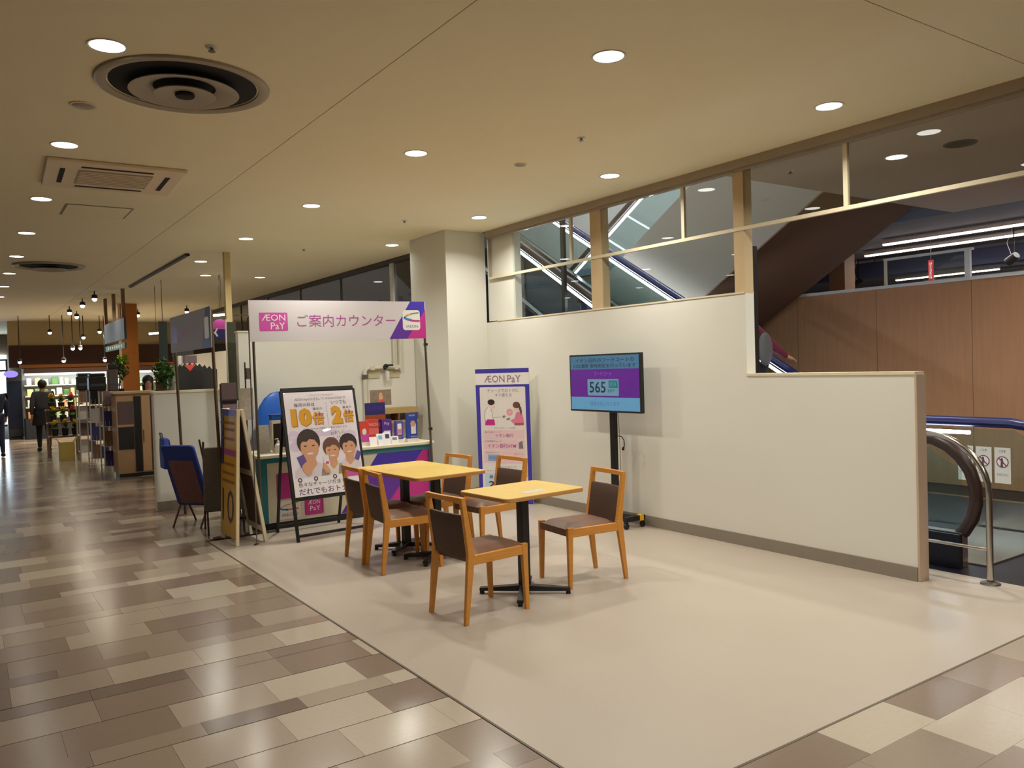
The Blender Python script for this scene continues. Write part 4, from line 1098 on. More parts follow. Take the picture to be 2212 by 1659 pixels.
t = thing('wire_sign_frame', 'thin metal rod frame standing in front of the sale board', 'frame', (2.24, 7.58, 0))
obj('upright', B().tube([(0, 0, 0.01), (0.0, 0, 2.15)], 0.006, 8), STEELD, t, smooth=True)
obj('top_rod', B().tube([(0, 0, 2.15), (-0.13, 0.02, 2.145)], 0.006, 8), STEELD, t, smooth=True)
obj('joint', B().sphere((0, 0, 2.15), 0.012, 10), STEEL, t, smooth=True)
obj('foot', B().lathe([(0.001, 0), (0.03, 0), (0.028, 0.008), (0.008, 0.016)], n=16), STEEL, t, smooth=True)
obj('clear_sheet', B().add([(-0.008, 0.0, 1.3), (-0.13, 0.02, 1.3), (-0.13, 0.02, 2.13), (-0.008, 0.0, 2.13)], [(0, 1, 2, 3)]), ACRYL, t)
t = thing('notice_board_stand', 'grey printed notice hung on a slim pole left of the counter', 'notice', (2.37, 8.20, 0))
obj('pole', B().tube([(0, 0, 0.01), (0, 0, 1.72)], 0.008, 8), STEELD, t, smooth=True)
obj('foot', B().lathe([(0.001, 0), (0.07, 0), (0.065, 0.01), (0.01, 0.014)], n=16), STEELD, t)
obj('sheet', B().box(-0.075, 0.065, -0.016, -0.010, 1.14, 1.46), MATS['grey_print'], t)
obj('clip_box', B().box(0.01, 0.05, -0.018, 0.012, 1.55, 1.66), mat('mauve_grey', (134, 116, 112), 0.6), t)
t = thing('dark_gap_panel', 'tall narrow dark green panel added for the dark gap between the white panel and the tan post', 'banner', (2.665, 9.72, 0))  # panel added where a gap shows dark glass behind
obj('gap_panel', B().box(-0.05, 0.055, -0.004, 0.004, 1.30, 2.22), mat('dark_gap_green', (70, 74, 60), 0.7, var=0.4, scale=12), t)
obj('pole', B().tube([(-0.055, 0, 0.012), (-0.06, 0, 2.25)], 0.01, 8), WHITEP, t, smooth=True)
obj('base', B().lathe([(0.001, 0), (0.1, 0), (0.09, 0.012), (0.012, 0.018)], (-0.055, 0, 0), n=18), WHITEP, t)
# leaflet towers behind the sale board
t = thing('leaflet_tower', 'dark stepped leaflet rack behind the yellow sale board', 'leaflet rack', (2.50, 9.18, 0))
obj('back_panel', B().box(-0.12, 0.06, 0.03, 0.05, 0.0, 1.5), mat('rack_brown', (92, 72, 72), 0.6), t)
obj('base', B().box(-0.14, 0.08, -0.15, 0.05, 0.0, 0.03), BLACKP, t)
for k in range(5):
    z = 0.35 + 0.24 * k
    p = obj('pocket', B().box(-0.13, 0.07, -0.10 + 0.02 * k, 0.029, z, z + 0.015), BLACKP, t)
    obj('leaflet_stack', B().box(-0.11, 0.05, -0.07 + 0.02 * k, -0.045 + 0.02 * k, z + 0.016, z + 0.20), [CLOTHGR, mat('dusky_mauve', (116, 92, 98), 0.6), NAVY, MATS['dusky_mauve'], MATS['rack_brown']][k], p)

def folding_chair(label, x, y, rz, cover, sheet, tall=0.9):
    t = thing('folding_chair', label, 'chair', (x, y, 0), rz, 'folding chairs by the low partition')
    for s in (-1, 1):
        obj('front_leg', B().tube([(0.2, s * 0.19, 0.0), (-0.10, s * 0.19, 0.55), (-0.2, s * 0.19, tall)], 0.010, 8), mat('chair_tube', (86, 62, 48), 0.4, metal=0.5), t, smooth=True)
        obj('rear_leg', B().tube([(-0.2, s * 0.17, 0.0), (0.05, s * 0.17, 0.42)], 0.010, 8), MATS['chair_tube'], t, smooth=True)
    obj('seat', B().box(-0.15, 0.22, -0.18, 0.18, 0.41, 0.45), cover, t, bevel=0.01)
    obj('seat_hinge', B().tube([(0.04, -0.2, 0.40), (0.04, 0.2, 0.40)], 0.008, 8), MATS['chair_tube'], t)
    v = Vector((-0.16, 0, 0.42)).normalized()
    bk = obj('backrest', B().prism(rrect(0.40, tall - 0.22, 0.04, 4, -0.20, 0), (-0.055, 0, 0.22), (0, -1, 0), v, -0.012, 0.022), cover, t, bevel=0.01)
    if sheet:
        obj('pocket_sheet', B().prism(rrect(0.30, tall - 0.42, 0.01, 2, -0.15, 0.03), (-0.055, 0, 0.22), (0, -1, 0), v, 0.0225, 0.027), sheet, bk)
    return t
folding_chair('folding chair in a blue cover with a rusty printed sheet, its back to the walkway', 2.08, 9.10, 40, BLUEF, mat('rusty_print', (122, 82, 84), 0.6, var=0.35, scale=26), 0.93)
folding_chair('grey folding chair stored beside the yellow sale board', 2.20, 8.50, 78, mat('grey_cover', (104, 98, 88), 0.7, var=0.2, scale=20), None, 0.94)
t = thing('tote_bag', 'blue tote bag hanging over the corner of the blue covered chair', 'bag', (1.775, 9.19, 0.62))
obj('bag', B().prism([(-0.1, 0), (0.1, 0), (0.13, 0.2), (0.09, 0.33), (-0.09, 0.33), (-0.12, 0.2)], (0, 0, 0), (0, -1, 0), (0, 0, 1), -0.03, 0.03), BLUEF, t, bevel=0.015)
obj('handle', B().tube([(-0.02, -0.05, 0.32), (-0.03, -0.05, 0.38), (-0.03, 0.05, 0.38), (-0.02, 0.05, 0.32)], 0.007, 6), CLOTHGR, t, smooth=True)

# ------------------------------------------------------------------ escalators
S30 = math.tan(R(30))
def escalator(name, label, x0, x1, ya, direction, rail0, n_steps, near_rail, far_rail, ylen, cladding_below, soffit=None):
    """balustrades at x0 and x1; bottom landing newel at ya; climbs along +Y (direction 1) or -Y (direction -1)"""
    t = thing(name, label, 'escalator', (x0, ya, 0))
    D = direction
    yb = rail0                         # distance from the newel where the climb starts
    def lvl(s):                        # height of the step line at distance s from the newel
        k = s - yb
        if k < -0.35: return 0.0
        if k < 0.35: return S30 * (k + 0.35) ** 2 / 1.4
        return S30 * k
    ss = [0.45, 0.8, 1.2, yb - 0.35, yb - 0.2, yb, yb + 0.2, yb + 0.35] + [yb + 0.35 + i * (ylen - yb - 0.35) / 8 for i in range(1, 9)]
    ss = sorted(ss)
    for xi, (x, rm) in enumerate(((0.0, near_rail), (x1 - x0, far_rail))):
        pts = []
        for i in range(11):            # newel curve
            a = R(-110 - 15.5 * i) if True else 0
            pts.append((x, D * (0.45 + 0.43 * math.cos(a)), 0.53 + 0.43 * math.sin(a)))
        pts = [(x, D * (0.45 - 0.43 * math.sin(R(20 + 16 * i))), 0.53 - 0.43 * math.cos(R(20 + 16 * i))) for i in range(11)]
        for s in ss: pts.append((x, D * s, 0.96 + lvl(s)))
        obj('handrail', B().tube(pts, 0.042, 12, 1.1, side=(1, 0, 0)), rm, t, smooth=True)
        lp = [(x, D * s, 0.86 + lvl(s)) for s in ss if s > 0.5]
        obj('light_strip', B().tube(lp, 0.017, 8), STRIPM, t, smooth=True)
        # glass panels, one between each pair of joints
        js = [0.12, 1.3, yb] + [yb + k * 1.5 for k in range(1, 8) if yb + k * 1.5 < ylen] + [ylen]
        for a, c in zip(js[:-1], js[1:]):
            m_ = [a + 0.004 + (c - a - 0.008) * i / 4 for i in range(5)]
            top = [(x, D * s, (0.90 if s > 0.44 else 0.53 + 0.37 * math.sqrt(max(0, 1 - ((0.45 - s) / 0.38) ** 2))) + lvl(s)) for s in m_]
            bot = [(x, D * s, 0.26 + lvl(s)) for s in m_]
            vs = top + bot
            k = len(m_)
            obj('glass_panel', B().add(vs, [(i, i + 1, k + i + 1, k + i) for i in range(k - 1)]), ESCG, t)
        # skirt
        m_ = [0.1] + ss
        b = B()
        o_ = -0.06 if xi == 0 else -0.02
        for a, c in zip(m_[:-1], m_[1:]):
            ya_, yc_ = D * a, D * c
            b.add([(x + o_, ya_, lvl(a) + .0), (x + o_ + .08, ya_, lvl(a) + .0), (x + o_ + .08, ya_, lvl(a) + .26), (x + o_, ya_, lvl(a) + .26),
                   (x + o_, yc_, lvl(c) + .0), (x + o_ + .08, yc_, lvl(c) + .0), (x + o_ + .08, yc_, lvl(c) + .26), (x + o_, yc_, lvl(c) + .26)],
                  [(0, 1, 2, 3), (7, 6, 5, 4), (0, 4, 5, 1), (1, 5, 6, 2), (2, 6, 7, 3), (3, 7, 4, 0)])
        obj('skirt', b, STEEL if D > 0 else CLAD, t)
        # outer cladding down to the truss bottom
        b = B()
        xo = -0.10 if xi == 0 else x1 - x0 + 0.07
        for a, c in zip(m_[:-1], m_[1:]):
            za, zc = max(0.0, lvl(a) - cladding_below) , max(0.0, lvl(c) - cladding_below)
            b.add([(xo, D * a, za), (xo + .03, D * a, za), (xo + .03, D * a, lvl(a) + .25), (xo, D * a, lvl(a) + .25),
                   (xo, D * c, zc), (xo + .03, D * c, zc), (xo + .03, D * c, lvl(c) + .25), (xo, D * c, lvl(c) + .25)],
                  [(0, 1, 2, 3), (7, 6, 5, 4), (0, 4, 5, 1), (1, 5, 6, 2), (2, 6, 7, 3), (3, 7, 4, 0)])
        obj('side_cladding', b, CLAD if D < 0 else NAVYM, t)
    # soffit
    if soffit:
        b = B()
        m_ = [s for s in ss if lvl(s) - cladding_below > 0.0]
        for a, c in zip(m_[:-1], m_[1:]):
            za, zc = lvl(a) - cladding_below, lvl(c) - cladding_below
            b.add([(-.10, D * a, za - .02), (x1 - x0 + .10, D * a, za - .02), (x1 - x0 + .10, D * c, zc - .02), (-.10, D * c, zc - .02),
                   (-.10, D * a, za), (x1 - x0 + .10, D * a, za), (x1 - x0 + .10, D * c, zc), (-.10, D * c, zc)],
                  [(0, 1, 2, 3), (7, 6, 5, 4), (0, 4, 5, 1), (1, 5, 6, 2), (2, 6, 7, 3), (3, 7, 4, 0)])
        obj('soffit', b, soffit, t)
    for i in range(n_steps):
        s = 0.75 + 0.4 * i
        z = lvl(s + 0.2)
        st_ = obj('step', B().box(0.09, x1 - x0 - 0.07, min(D * s, D * (s + 0.395)), max(D * s, D * (s + 0.395)), z - 0.19, z), STEPM, t)
    obj('comb_plate', B().box(0.09, x1 - x0 - 0.07, min(0.0, D * 0.74), max(0.0, D * 0.74), 0.0, 0.012), STEEL, t)
    return t
ea = escalator('escalator', 'escalator behind the low wall climbing away from the camera with lit handrails', 6.15, 7.66, 2.95, 1, 1.88, 16, RUBBER, RUBBERB, 9.6, 1.05)
eb = escalator('escalator', 'far escalator crossing the other, climbing towards the camera with a brown underside', 7.98, 9.60, 16.18, -1, 2.62, 4, RUBBER, RUBBER, 13.7, 1.31, SOFF)
# signs on the far balustrade
for i, (y, kind) in enumerate(((3.62, 0), (3.78, 1), (3.46, 2))):
    w = thing('warning_sheet', ['white no-entry style warning sheet in the middle on the escalator glass', 'white warning sheet nearest the low wall on the escalator glass', 'white no-pushchair style warning sheet nearest the newel on the escalator glass'][kind], 'warning sign', (7.64, y, 0.42), 0, 'warning sheets on the escalator glass')
    obj('sheet', B().box(-0.006, -0.003, -0.068, 0.068, 0.0, 0.32), WHITEP, w)
    P = Panel((-0.0062, 0.068, 0.0), (0, -1, 0), (0, 0, 1), w, 0.136, 0.32)
    P.ell('prohibition_ring', 0.5, 0.40, 0.052, 0.052, mat('dull_red', (150, 70, 84), 0.5), 1, 24)
    P.ell('ring_inside', 0.5, 0.40, 0.043, 0.043, WHITE, 2, 24)
    P.ell('pictogram_head', 0.46, 0.33, 0.010, 0.014, DGREY, 3, 12)
    P.poly('pictogram_body', [(0.40, 0.36), (0.54, 0.35), (0.60, 0.47), (0.50, 0.44), (0.55, 0.53), (0.38, 0.53)], DGREY, 3)
    P.line('prohibition_bar', [(0.28, 0.30), (0.74, 0.50)], 0.010, MATS['dull_red'], 4)
    P.text('ご注意', 0.3, 0.06, 0.7, 0.13, DGREY, 1)
    P.text('おやめください', 0.15, 0.72, 0.85, 0.79, GREYT, 1)
# guard hoop in front of the near newel
t = thing('guard_rail', 'curved shiny steel guard rail standing before the escalator newel', 'railing', (5.80, 2.72, 0))
pp = [(0, 0, 0.01), (0, 0, 0.62)] + [(0, 0.42 * (1 - math.cos(R(a))), 0.62 + 0.40 * math.sin(R(a))) for a in range(10, 91, 10)] + [(0, 1.2, 1.02)]
obj('hoop', B().tube(pp, 0.021, 12), STEEL, t, smooth=True)
obj('rear_upright', B().tube([(0, 1.2, 0.01), (0, 1.2, 1.02)], 0.021, 12), STEEL, t, smooth=True)
obj('middle_rail', B().tube([(0, 0, 0.235), (0, 1.2, 0.235)], 0.012, 10), STEEL, t, smooth=True)
for y in (0, 1.2):
    obj('floor_flange', B().lathe([(0.001, 0), (0.065, 0), (0.06, 0.01), (0.024, 0.018), (0.022, 0.03)], (0, y, 0), n=20), STEELD, t, smooth=True)
tag(obj('guard_post', B().box(5.98, 6.03, 4.80, 4.86, 0.0, 2.62), BLACK), 'slim black post at the left edge of the opening', 'post')
t = thing('hanging_guard', 'slim black guard bar hanging on an arm behind the glazing', 'guard bar', (6.0, 7.60, 1.9))
obj('bar', B().box(-0.02, 0.02, -0.03, 0.03, 0.12, 1.55), BLACK, t)
obj('bracket_arm', B().box(-0.40, -0.0205, -0.02, 0.02, 1.515, 1.545), BLACK, t)
obj('tip', B().box(-0.016, 0.016, -0.022, 0.022, 0.0, 0.119), STEEL, t)
# panel lights added in the unseen upper void, then the neighbouring shop lights
def added_void_light(x, y, z, w, l, power, label, color=(0.9, 0.95, 1.0)):  # unseen fixture added to light the escalators from above
    t = thing('added_panel_light', label, 'ceiling light', (x, y, z))
    obj('housing', B().box(-w / 2 - 0.03, w / 2 + 0.03, -l / 2 - 0.03, l / 2 + 0.03, -0.05, -0.001), WHITEP, t)
    obj('diffuser', B().box(-w / 2, w / 2, -l / 2, l / 2, -0.056, -0.0505), TUBEM, t)
    area_lamp('lamp', (0, 0, -0.07), power, color, w, t, 170, 'RECTANGLE', l)
added_void_light(7.0, 8.0, 7.4, 0.3, 1.2, 150, 'added unseen upper floor light over the climbing escalator')
added_void_light(7.6, 11.5, 7.4, 0.3, 1.2, 150, 'added unseen upper floor light over the foot of the far escalator')
def linear(x, y0, y1, z, label, power=34):
    t = thing('linear_light', label, 'ceiling light', (x, (y0 + y1) / 2, z))
    h = (y1 - y0) / 2
    obj('housing', B().box(-0.05, 0.05, -h, h, 0.022, 0.06), WHITEP, t)
    obj('tube', B().box(-0.03, 0.03, -h, h, 0.0, 0.0215), TUBEM, t)
    for s in (-1, 1): obj('hanger', B().tube([(0, s * h * 0.8, 0.06), (0, s * h * 0.8, ZC - z - 0.001)], 0.004, 6), STEELD, t)
    area_lamp('lamp', (0, 0, -0.02), power, (1, 0.97, 0.95), 0.06, t, 170, 'RECTANGLE', 2 * h)
linear(11.15, 2.4, 6.62, 3.18, 'long white linear light nearest over the wood wall')
linear(12.1, 2.6, 7.5, 3.18, 'second long white linear light beyond the wood wall')
linear(14.5, 3.0, 7.0, 3.12, 'third white linear light in the neighbouring shop')
linear(16.1, 7.3, 9.3, 3.12, 'short far linear light left in the neighbouring shop', 9)
linear(17.4, 4.6, 9.4, 3.12, 'farthest linear light in the neighbouring shop', 12)
linear(14.4, 9.4, 11.4, 3.12, 'linear light seen under the escalator underside', 9)
t = thing('ceiling_duct', 'dark blue duct beam under the neighbouring shop ceiling', 'duct', (13.2, 6.0, 2.95))
obj('duct', B().box(-0.15, 0.15, -5, 4, 0, 0.25), mat('duct_blue', (64, 72, 104), 0.6), t)
for y in (-4, -1, 2): obj('hanger', B().box(-0.01, 0.01, y, y + 0.02, 0.25, 0.329), STEELD, t)
fr = thing('partition_frame', 'white glazing frame standing on top of the wood wall', 'window frame', (9.93, 4.86, 2.491))
obj('post', B().box(0, 0.05, -0.03, 0.03, 0, 0.32), WHITE, fr)
obj('top_rail', B().box(0, 0.05, -0.06, 1.05, 0.321, 0.35), WHITE, fr)
obj('end_post', B().box(0.01, 0.04, 1.02, 1.05, 0, 0.32), TRIMC, fr)
obj('pane', B().box(0.02, 0.026, 0.031, 1.019, 0.001, 0.32), PANE, fr)
t = thing('red_sign', 'small red vertical sign hanging beyond the wood wall', 'sign', (11.6, 6.18, 2.64))
obj('board', B().box(-0.01, 0.01, -0.035, 0.035, 0, 0.30), REDS, t)
obj('cord', B().tube([(0, 0, 0.30), (0, 0, ZC - 2.641)], 0.004, 6), STEELD, t)
P = Panel((-0.0105, 0.035, 0), (0, -1, 0), (0, 0, 1), t, 0.07, 0.30)
P.text('SALE', 0.25, 0.1, 0.75, 0.9, WHITE, 1)
for i, (x, y) in enumerate(((11.9, 5.2), (13.0, 8.2), (11.6, 3.9))):
    t = thing('hanging_spot', ['dark track spot on a drop rod beyond the wood wall', 'dark track spot beyond the wood wall at left', 'violet tinted track spot beyond the wood wall at right'][i], 'spotlight', (x, y, ZC))
    obj('rod', B().tube([(0, 0, -0.001), (0, 0, -0.35)], 0.008, 8), BLACKP, t)
    obj('head', B().tube([(0, -0.03, -0.38), (0.05, 0.10, -0.46)], [0.05, 0.06], 12), mat('mauve_metal', (120, 96, 124), 0.5) if i == 2 else BLACKP, t, smooth=True)
    obj('cable', B().tube([(0, 0.02, -0.02), (0.02, 0.1, -0.2), (0.0, 0.04, -0.36)], 0.004, 6), WHITEP, t)
tag(obj('structural_column', B().box(10.6, 10.85, 6.9, 7.15, 0.0, ZC - 0.001), BWOOD), 'brown square column beyond the wood wall under the escalator', 'column')

# ------------------------------------------------------------------ people
def skin_mesh(name, joints, edges, material, parent, sub=2):
    keys = list(joints)
    me = bpy.data.meshes.new(name)
    me.from_pydata([joints[k][0] for k in keys], [(keys.index(a), keys.index(c)) for a, c in edges], [])
    o = bpy.data.objects.new(name, me)
    COL.objects.link(o)
    md = o.modifiers.new('skin', 'SKIN')
    md.use_smooth_shade = True
    if not me.skin_vertices:
        bpy.context.view_layer.objects.active = o
        bpy.context.view_layer.update()
        me.attributes.new('skin', 'FLOAT', 'POINT') if False else None
    lay = me.skin_vertices[0].data if me.skin_vertices else None
    if lay is None:
        with bpy.context.temp_override(object=o, active_object=o, selected_objects=[o]):
            bpy.ops.mesh.customdata_skin_add()
        lay = me.skin_vertices[0].data
    for i, k in enumerate(keys):
        r = joints[k][1]
        lay[i].radius = (r, r) if not isinstance(r, tuple) else r
        lay[i].use_root = (i == 0)
    sb = o.modifiers.new('subdivision', 'SUBSURF')
    sb.levels = sub
    sb.render_levels = sub
    me.materials.append(material)
    if parent: o.parent = parent
    return o
def person(label, loc, rz, J, top_mat, low_mat, hair_mat, top_keys, low_keys, skirt=None, hair='short', skin=SKIN, long_leg=True, shoes=BLACKP):
    """J: joint positions (facing +x locally)"""
    t = thing('person', label, 'person', loc, rz)
    Jp = {k: (Vector(p), r) for k, (p, r) in J.items()}
    E = [('pelvis', 'belly'), ('belly', 'chest'), ('chest', 'neck0'), ('neck0', 'neck'), ('neck', 'skull'), ('skull', 'crown'), ('skull', 'nose')]
    for s in 'lr':
        E += [('chest', 'sh' + s), ('sh' + s, 'el' + s), ('el' + s, 'wr' + s), ('wr' + s, 'pa' + s), ('pelvis', 'hip' + s), ('hip' + s, 'kn' + s), ('kn' + s, 'an' + s), ('an' + s, 'to' + s)]
        w, p = Jp['wr' + s][0], Jp['pa' + s][0]
        d = (p - w).normalized()
        a = d.cross(Vector((0, 0, 1)))
        a = a.normalized() if a.length > 0.1 else Vector((1, 0, 0))
        for i in range(4):
            q = p + a * (0.011 * (i - 1.5)) * 1.6
            l = (0.072, 0.082, 0.078, 0.06)[i]
            Jp['f%s%d' % (s, i)] = (q + d * l * 0.5, 0.0085)
            Jp['g%s%d' % (s, i)] = (q + d * l * 0.95 + Vector((0, 0, -0.014)), 0.007)
            E += [('pa' + s, 'f%s%d' % (s, i)), ('f%s%d' % (s, i), 'g%s%d' % (s, i))]
        Jp['th' + s] = (w + d * 0.05 + a * (0.045 if s == 'l' else -0.045), 0.009)
        E += [('wr' + s, 'th' + s)]
    order = ['pelvis'] + [k for k in Jp if k != 'pelvis']
    Jp = {k: Jp[k] for k in order}
    body = skin_mesh('body', Jp, E, skin, t)
    def cloth(name, keys, grow, material):
        sub = {k: (Jp[k][0], Jp[k][1] * grow if not isinstance(Jp[k][1], tuple) else tuple(v * grow for v in Jp[k][1])) for k in keys}
        return skin_mesh(name, sub, [e for e in E if e[0] in keys and e[1] in keys], material, t)
    cloth('top', top_keys, 1.28, top_mat)
    if low_keys: cloth('trousers', low_keys, 1.16, low_mat)
    if skirt:
        z0, z1, r0_, r1_ = skirt
        c = Jp['pelvis'][0]
        obj('skirt', B().lathe([(r0_, z1), (r0_ * 1.15, (z0 + z1) / 2), (r1_, z0), (r1_ * 0.9, z0 + 0.01)], (c.x, c.y, 0), n=18, sx=0.85), low_mat, t, smooth=True)
    sk = Jp['skull'][0]
    obj('hair', B().sphere(sk + Vector((-0.040, 0, 0.040)), 0.106, 16, 1.0, 0.90, 1.0), hair_mat, t, smooth=True)
    if hair == 'long':
        obj('hair_fall', B().sphere(sk + Vector((-0.06, 0, -0.06)), 0.10, 14, 0.65, 0.95, 1.5), hair_mat, t, smooth=True)
    for s in (1, -1):
        obj('ear', B().sphere(sk + Vector((0, s * 0.078, 0.0)), 0.022, 8, 0.8, 0.4, 1.2), skin, t, smooth=True)
        obj('eye', B().sphere(sk + Vector((0.082, s * 0.03, 0.012)), 0.011, 8, 0.5, 1.2, 0.7), HAIRP, t, smooth=True)
    obj('mouth', B().sphere(sk + Vector((0.080, 0, -0.05)), 0.02, 8, 0.3, 1.0, 0.3), ROSE, t, smooth=True)
    for s in 'lr':
        a, b_ = Jp['an' + s][0], Jp['to' + s][0]
        obj('shoe', B().tube([Vector((a.x - 0.05, a.y, 0.045 + b_.z - 0.03)), Vector((a.x, a.y, 0.055 + b_.z - 0.03)), Vector(((a.x + b_.x) / 2, b_.y, 0.045 + b_.z - 0.03)), Vector((b_.x + 0.03, b_.y, 0.03 + b_.z - 0.03))], [0.035, 0.046, 0.044, 0.024], 10), shoes, t, smooth=True)
    return t
def standing(h=1.6, stride=0.12, lean=0.0):
    k = h / 1.65
    J = {'pelvis': ((0, 0, 0.90), (0.13, 0.10)), 'belly': ((0.01, 0, 1.05), (0.13, 0.095)), 'chest': ((0.0, 0, 1.24), (0.145, 0.10)), 'neck0': ((0.0, 0, 1.37), 0.06), 'neck': ((0.01, 0, 1.42), 0.05),
         'skull': ((0.025, 0, 1.525), 0.085), 'crown': ((0.015, 0, 1.59), 0.07), 'nose': ((0.105, 0, 1.51), 0.018)}
    for s, n in ((1, 'l'), (-1, 'r')):
        st = stride * s
        J.update({'sh' + n: ((0.0, 0.175 * s, 1.34), 0.055), 'el' + n: ((-0.03 - st * 0.5, 0.225 * s, 1.08), 0.042), 'wr' + n: ((0.03 - st * 0.8, 0.235 * s, 0.86), 0.028), 'pa' + n: ((0.05 - st * 0.9, 0.232 * s, 0.79), 0.026),
                  'hip' + n: ((0.0, 0.085 * s, 0.86), 0.085), 'kn' + n: ((0.03 + st * 0.6, 0.09 * s, 0.48), 0.058), 'an' + n: ((-0.01 + st, 0.09 * s, 0.075), 0.036), 'to' + n: ((0.12 + st, 0.10 * s, 0.03), 0.03)})
    return {a: ((p[0] * k + lean * p[2] * k, p[1] * k, p[2] * k), r) for a, (p, r) in J.items()}
TOP = ['pelvis', 'belly', 'chest', 'neck0'] + [a + s for s in 'lr' for a in ('sh', 'el', 'wr')]
LOW = ['pelvis'] + [a + s for s in 'lr' for a in ('hip', 'kn', 'an')]
SHORTS = ['pelvis'] + [a + s for s in 'lr' for a in ('hip', 'kn')]
J = standing(1.6, 0.10)
person('person in a loose charcoal jacket, dark shorts and boots walking away down the walkway', (1.53, 20.9, 0), 90, J, CLOTHG, CLOTHD, HAIR, TOP, LOW, (0.60, 0.98, 0.19, 0.23), shoes=CLOTHD)
person('person in navy clothes at the left edge of the picture on the far walkway', (0.60, 20.3, 0), 100, standing(1.6, 0.14), CLOTHB, CLOTHB, HAIR, TOP, LOW)
# seated clerk behind the low partition
J = standing(1.6, 0.0)
def drop(J, dz):
    out = {}
    for k, (p, r) in J.items():
        out[k] = ((p[0], p[1], p[2] - dz), r)
    for s, n in ((1, 'l'), (-1, 'r')):
        out['hip' + n] = ((0.02, 0.09 * s, 0.83 - dz), 0.085)
        out['kn' + n] = ((0.42, 0.10 * s, 0.50), 0.06)
        out['an' + n] = ((0.40, 0.10 * s, 0.08), 0.036)
        out['to' + n] = ((0.52, 0.10 * s, 0.03), 0.03)
        out['el' + n] = ((0.06, 0.22 * s, 1.08 - dz), 0.042)
        out['wr' + n] = ((0.28, 0.17 * s, 1.05 - dz), 0.028)
        out['pa' + n] = ((0.35, 0.15 * s, 1.05 - dz), 0.026)
    return out
person('dark haired person sitting behind the far brown cabinet, only the head showing', (2.75, 15.4, 0), -95, drop(J, -0.02), CLOTHD, CLOTHD, HAIR, TOP, LOW, hair='long')
st_ = thing('stool', 'round stool under the person behind the far brown cabinet', 'stool', (2.75, 15.43, 0))
obj('seat', B().lathe([(0.001, 0.70), (0.16, 0.70), (0.17, 0.715), (0.165, 0.735), (0.001, 0.74)], n=20), LEATH, st_, smooth=True)
obj('column', B().tube([(0, 0, 0.02), (0, 0, 0.70)], 0.025, 10), STEELD, st_)
obj('base', B().lathe([(0.001, 0), (0.18, 0), (0.17, 0.015), (0.03, 0.03)], n=20), STEELD, st_, smooth=True)
# rider on the escalator, right hand back on the handrail
J = standing(1.6, 0.03, 0.03)
J['elr'] = ((-0.10, -0.30, 1.10), 0.042)
J['wrr'] = ((-0.14, -0.46, 0.99), 0.028)
J['par'] = ((-0.15, -0.51, 0.97), 0.026)
person('person in dark maroon clothes riding the escalator with a hand on the rail', (7.15, 5.82, 0.617), 90, J, CLOTHR, CLOTHD, HAIR, TOP, LOW)
t = thing('shoulder_bag', 'grey shoulder bag on the back of the person riding the escalator', 'bag', (7.16, 5.62, 1.70))
obj('bag', B().sphere((0, 0, 0), 0.13, 16, 0.8, 0.42, 1.4), CLOTHGR, t, smooth=True)
obj('strap', B().tube([(-0.05, 0.02, 0.16), (-0.1, 0.06, 0.26), (-0.06, 0.2, 0.36)], 0.012, 6), CLOTHD, t, smooth=True)

# ------------------------------------------------------------------ far left: desks, racks and the grocery hall
t = thing('display_cabinet', 'brown cabinet with a tall black panel and tan door on the walkway side', 'cabinet', (2.05, 14.2, 0))
obj('body', B().box(0.0, 0.55, 0.012, 0.5, 0.06, 1.34), mat('tan_cabinet', (176, 140, 104), 0.6, var=0.06), t)
obj('plinth', B().box(0.02, 0.53, 0.03, 0.48, 0.0, 0.0595), BLACKP, t)
obj('worktop', B().box(-0.03, 0.58, -0.02, 0.52, 1.341, 1.38), mat('tan_top', (190, 160, 120), 0.5), t, bevel=0.005)
d = obj('black_panel', B().box(0.26, 0.36, 0.0, 0.0118, 0.08, 1.30), BLACKP, t)
d = obj('door', B().box(0.37, 0.50, 0.0, 0.0118, 0.08, 1.30), mat('tan_door', (190, 152, 112), 0.6), t)
obj('door_handle', B().box(0.385, 0.395, -0.015, -0.0002, 0.55, 0.75), STEELD, d)
obj('side_shelf_panel', B().box(0.505, 0.549, 0.0, 0.0118, 0.08, 1.30), DWOOD, t)
for z in (0.86, 0.45): obj('drawer_front', B().box(0.02, 0.25, 0.0, 0.0118, z, z + 0.36), [MATS['rack_brown'], BLACKP][z < 0.6], t)
WIRE = mat('white_wire', (206, 202, 194), 0.5)
def wire_rack(label, x, y, n, w=0.42):
    t = thing('magazine_rack', label, 'magazine rack', (x, y, 0), 0, 'magazine racks along the walkway')
    for sx in (0, 0.3):
        for sy in (0, w):
            obj('upright', B().tube([(sx, sy, 0.0), (sx, sy, 1.38)], 0.012, 6), WIRE, t)
    for k in range(4):
        z = 0.14 + 0.33 * k
        obj('shelf', B().box(0.0, 0.3, 0.0, w, z, z + 0.012), WIRE, t)
        for i in range(5):
            obj('wire', B().tube([(0.3 * (i + 0.5) / 5, 0.004, z), (0.3 * (i + 0.5) / 5, 0.004, z + 0.10)], 0.003, 5), WIRE, t)
        for j in range(2):
            c = rgm.choice([mat('dim_white_print', (196, 190, 184), 0.6), MATS['dusky_mauve'], CLOTHD, BWOOD, NAVY, MATS['rack_brown']])
            o = obj('booklet', B().prism([(0, 0), (0.13, 0), (0.13, 0.25), (0, 0.25)], (x + 0.016 + 0.138 * (1 - j), y + 0.03, z + 0.0135), (1, 0, 0), Vector((0, 0.2, 1)).normalized(), -0.012, 0.0), c)
            tag(o, ['right', 'left'][j] + ' booklet on the ' + ['bottom', 'second', 'third', 'top'][k] + ' shelf of the ' + label.split(' ')[0] + ' wire rack', 'booklet', 'booklets in the wire racks')
    return t
rgm = random.Random(11)
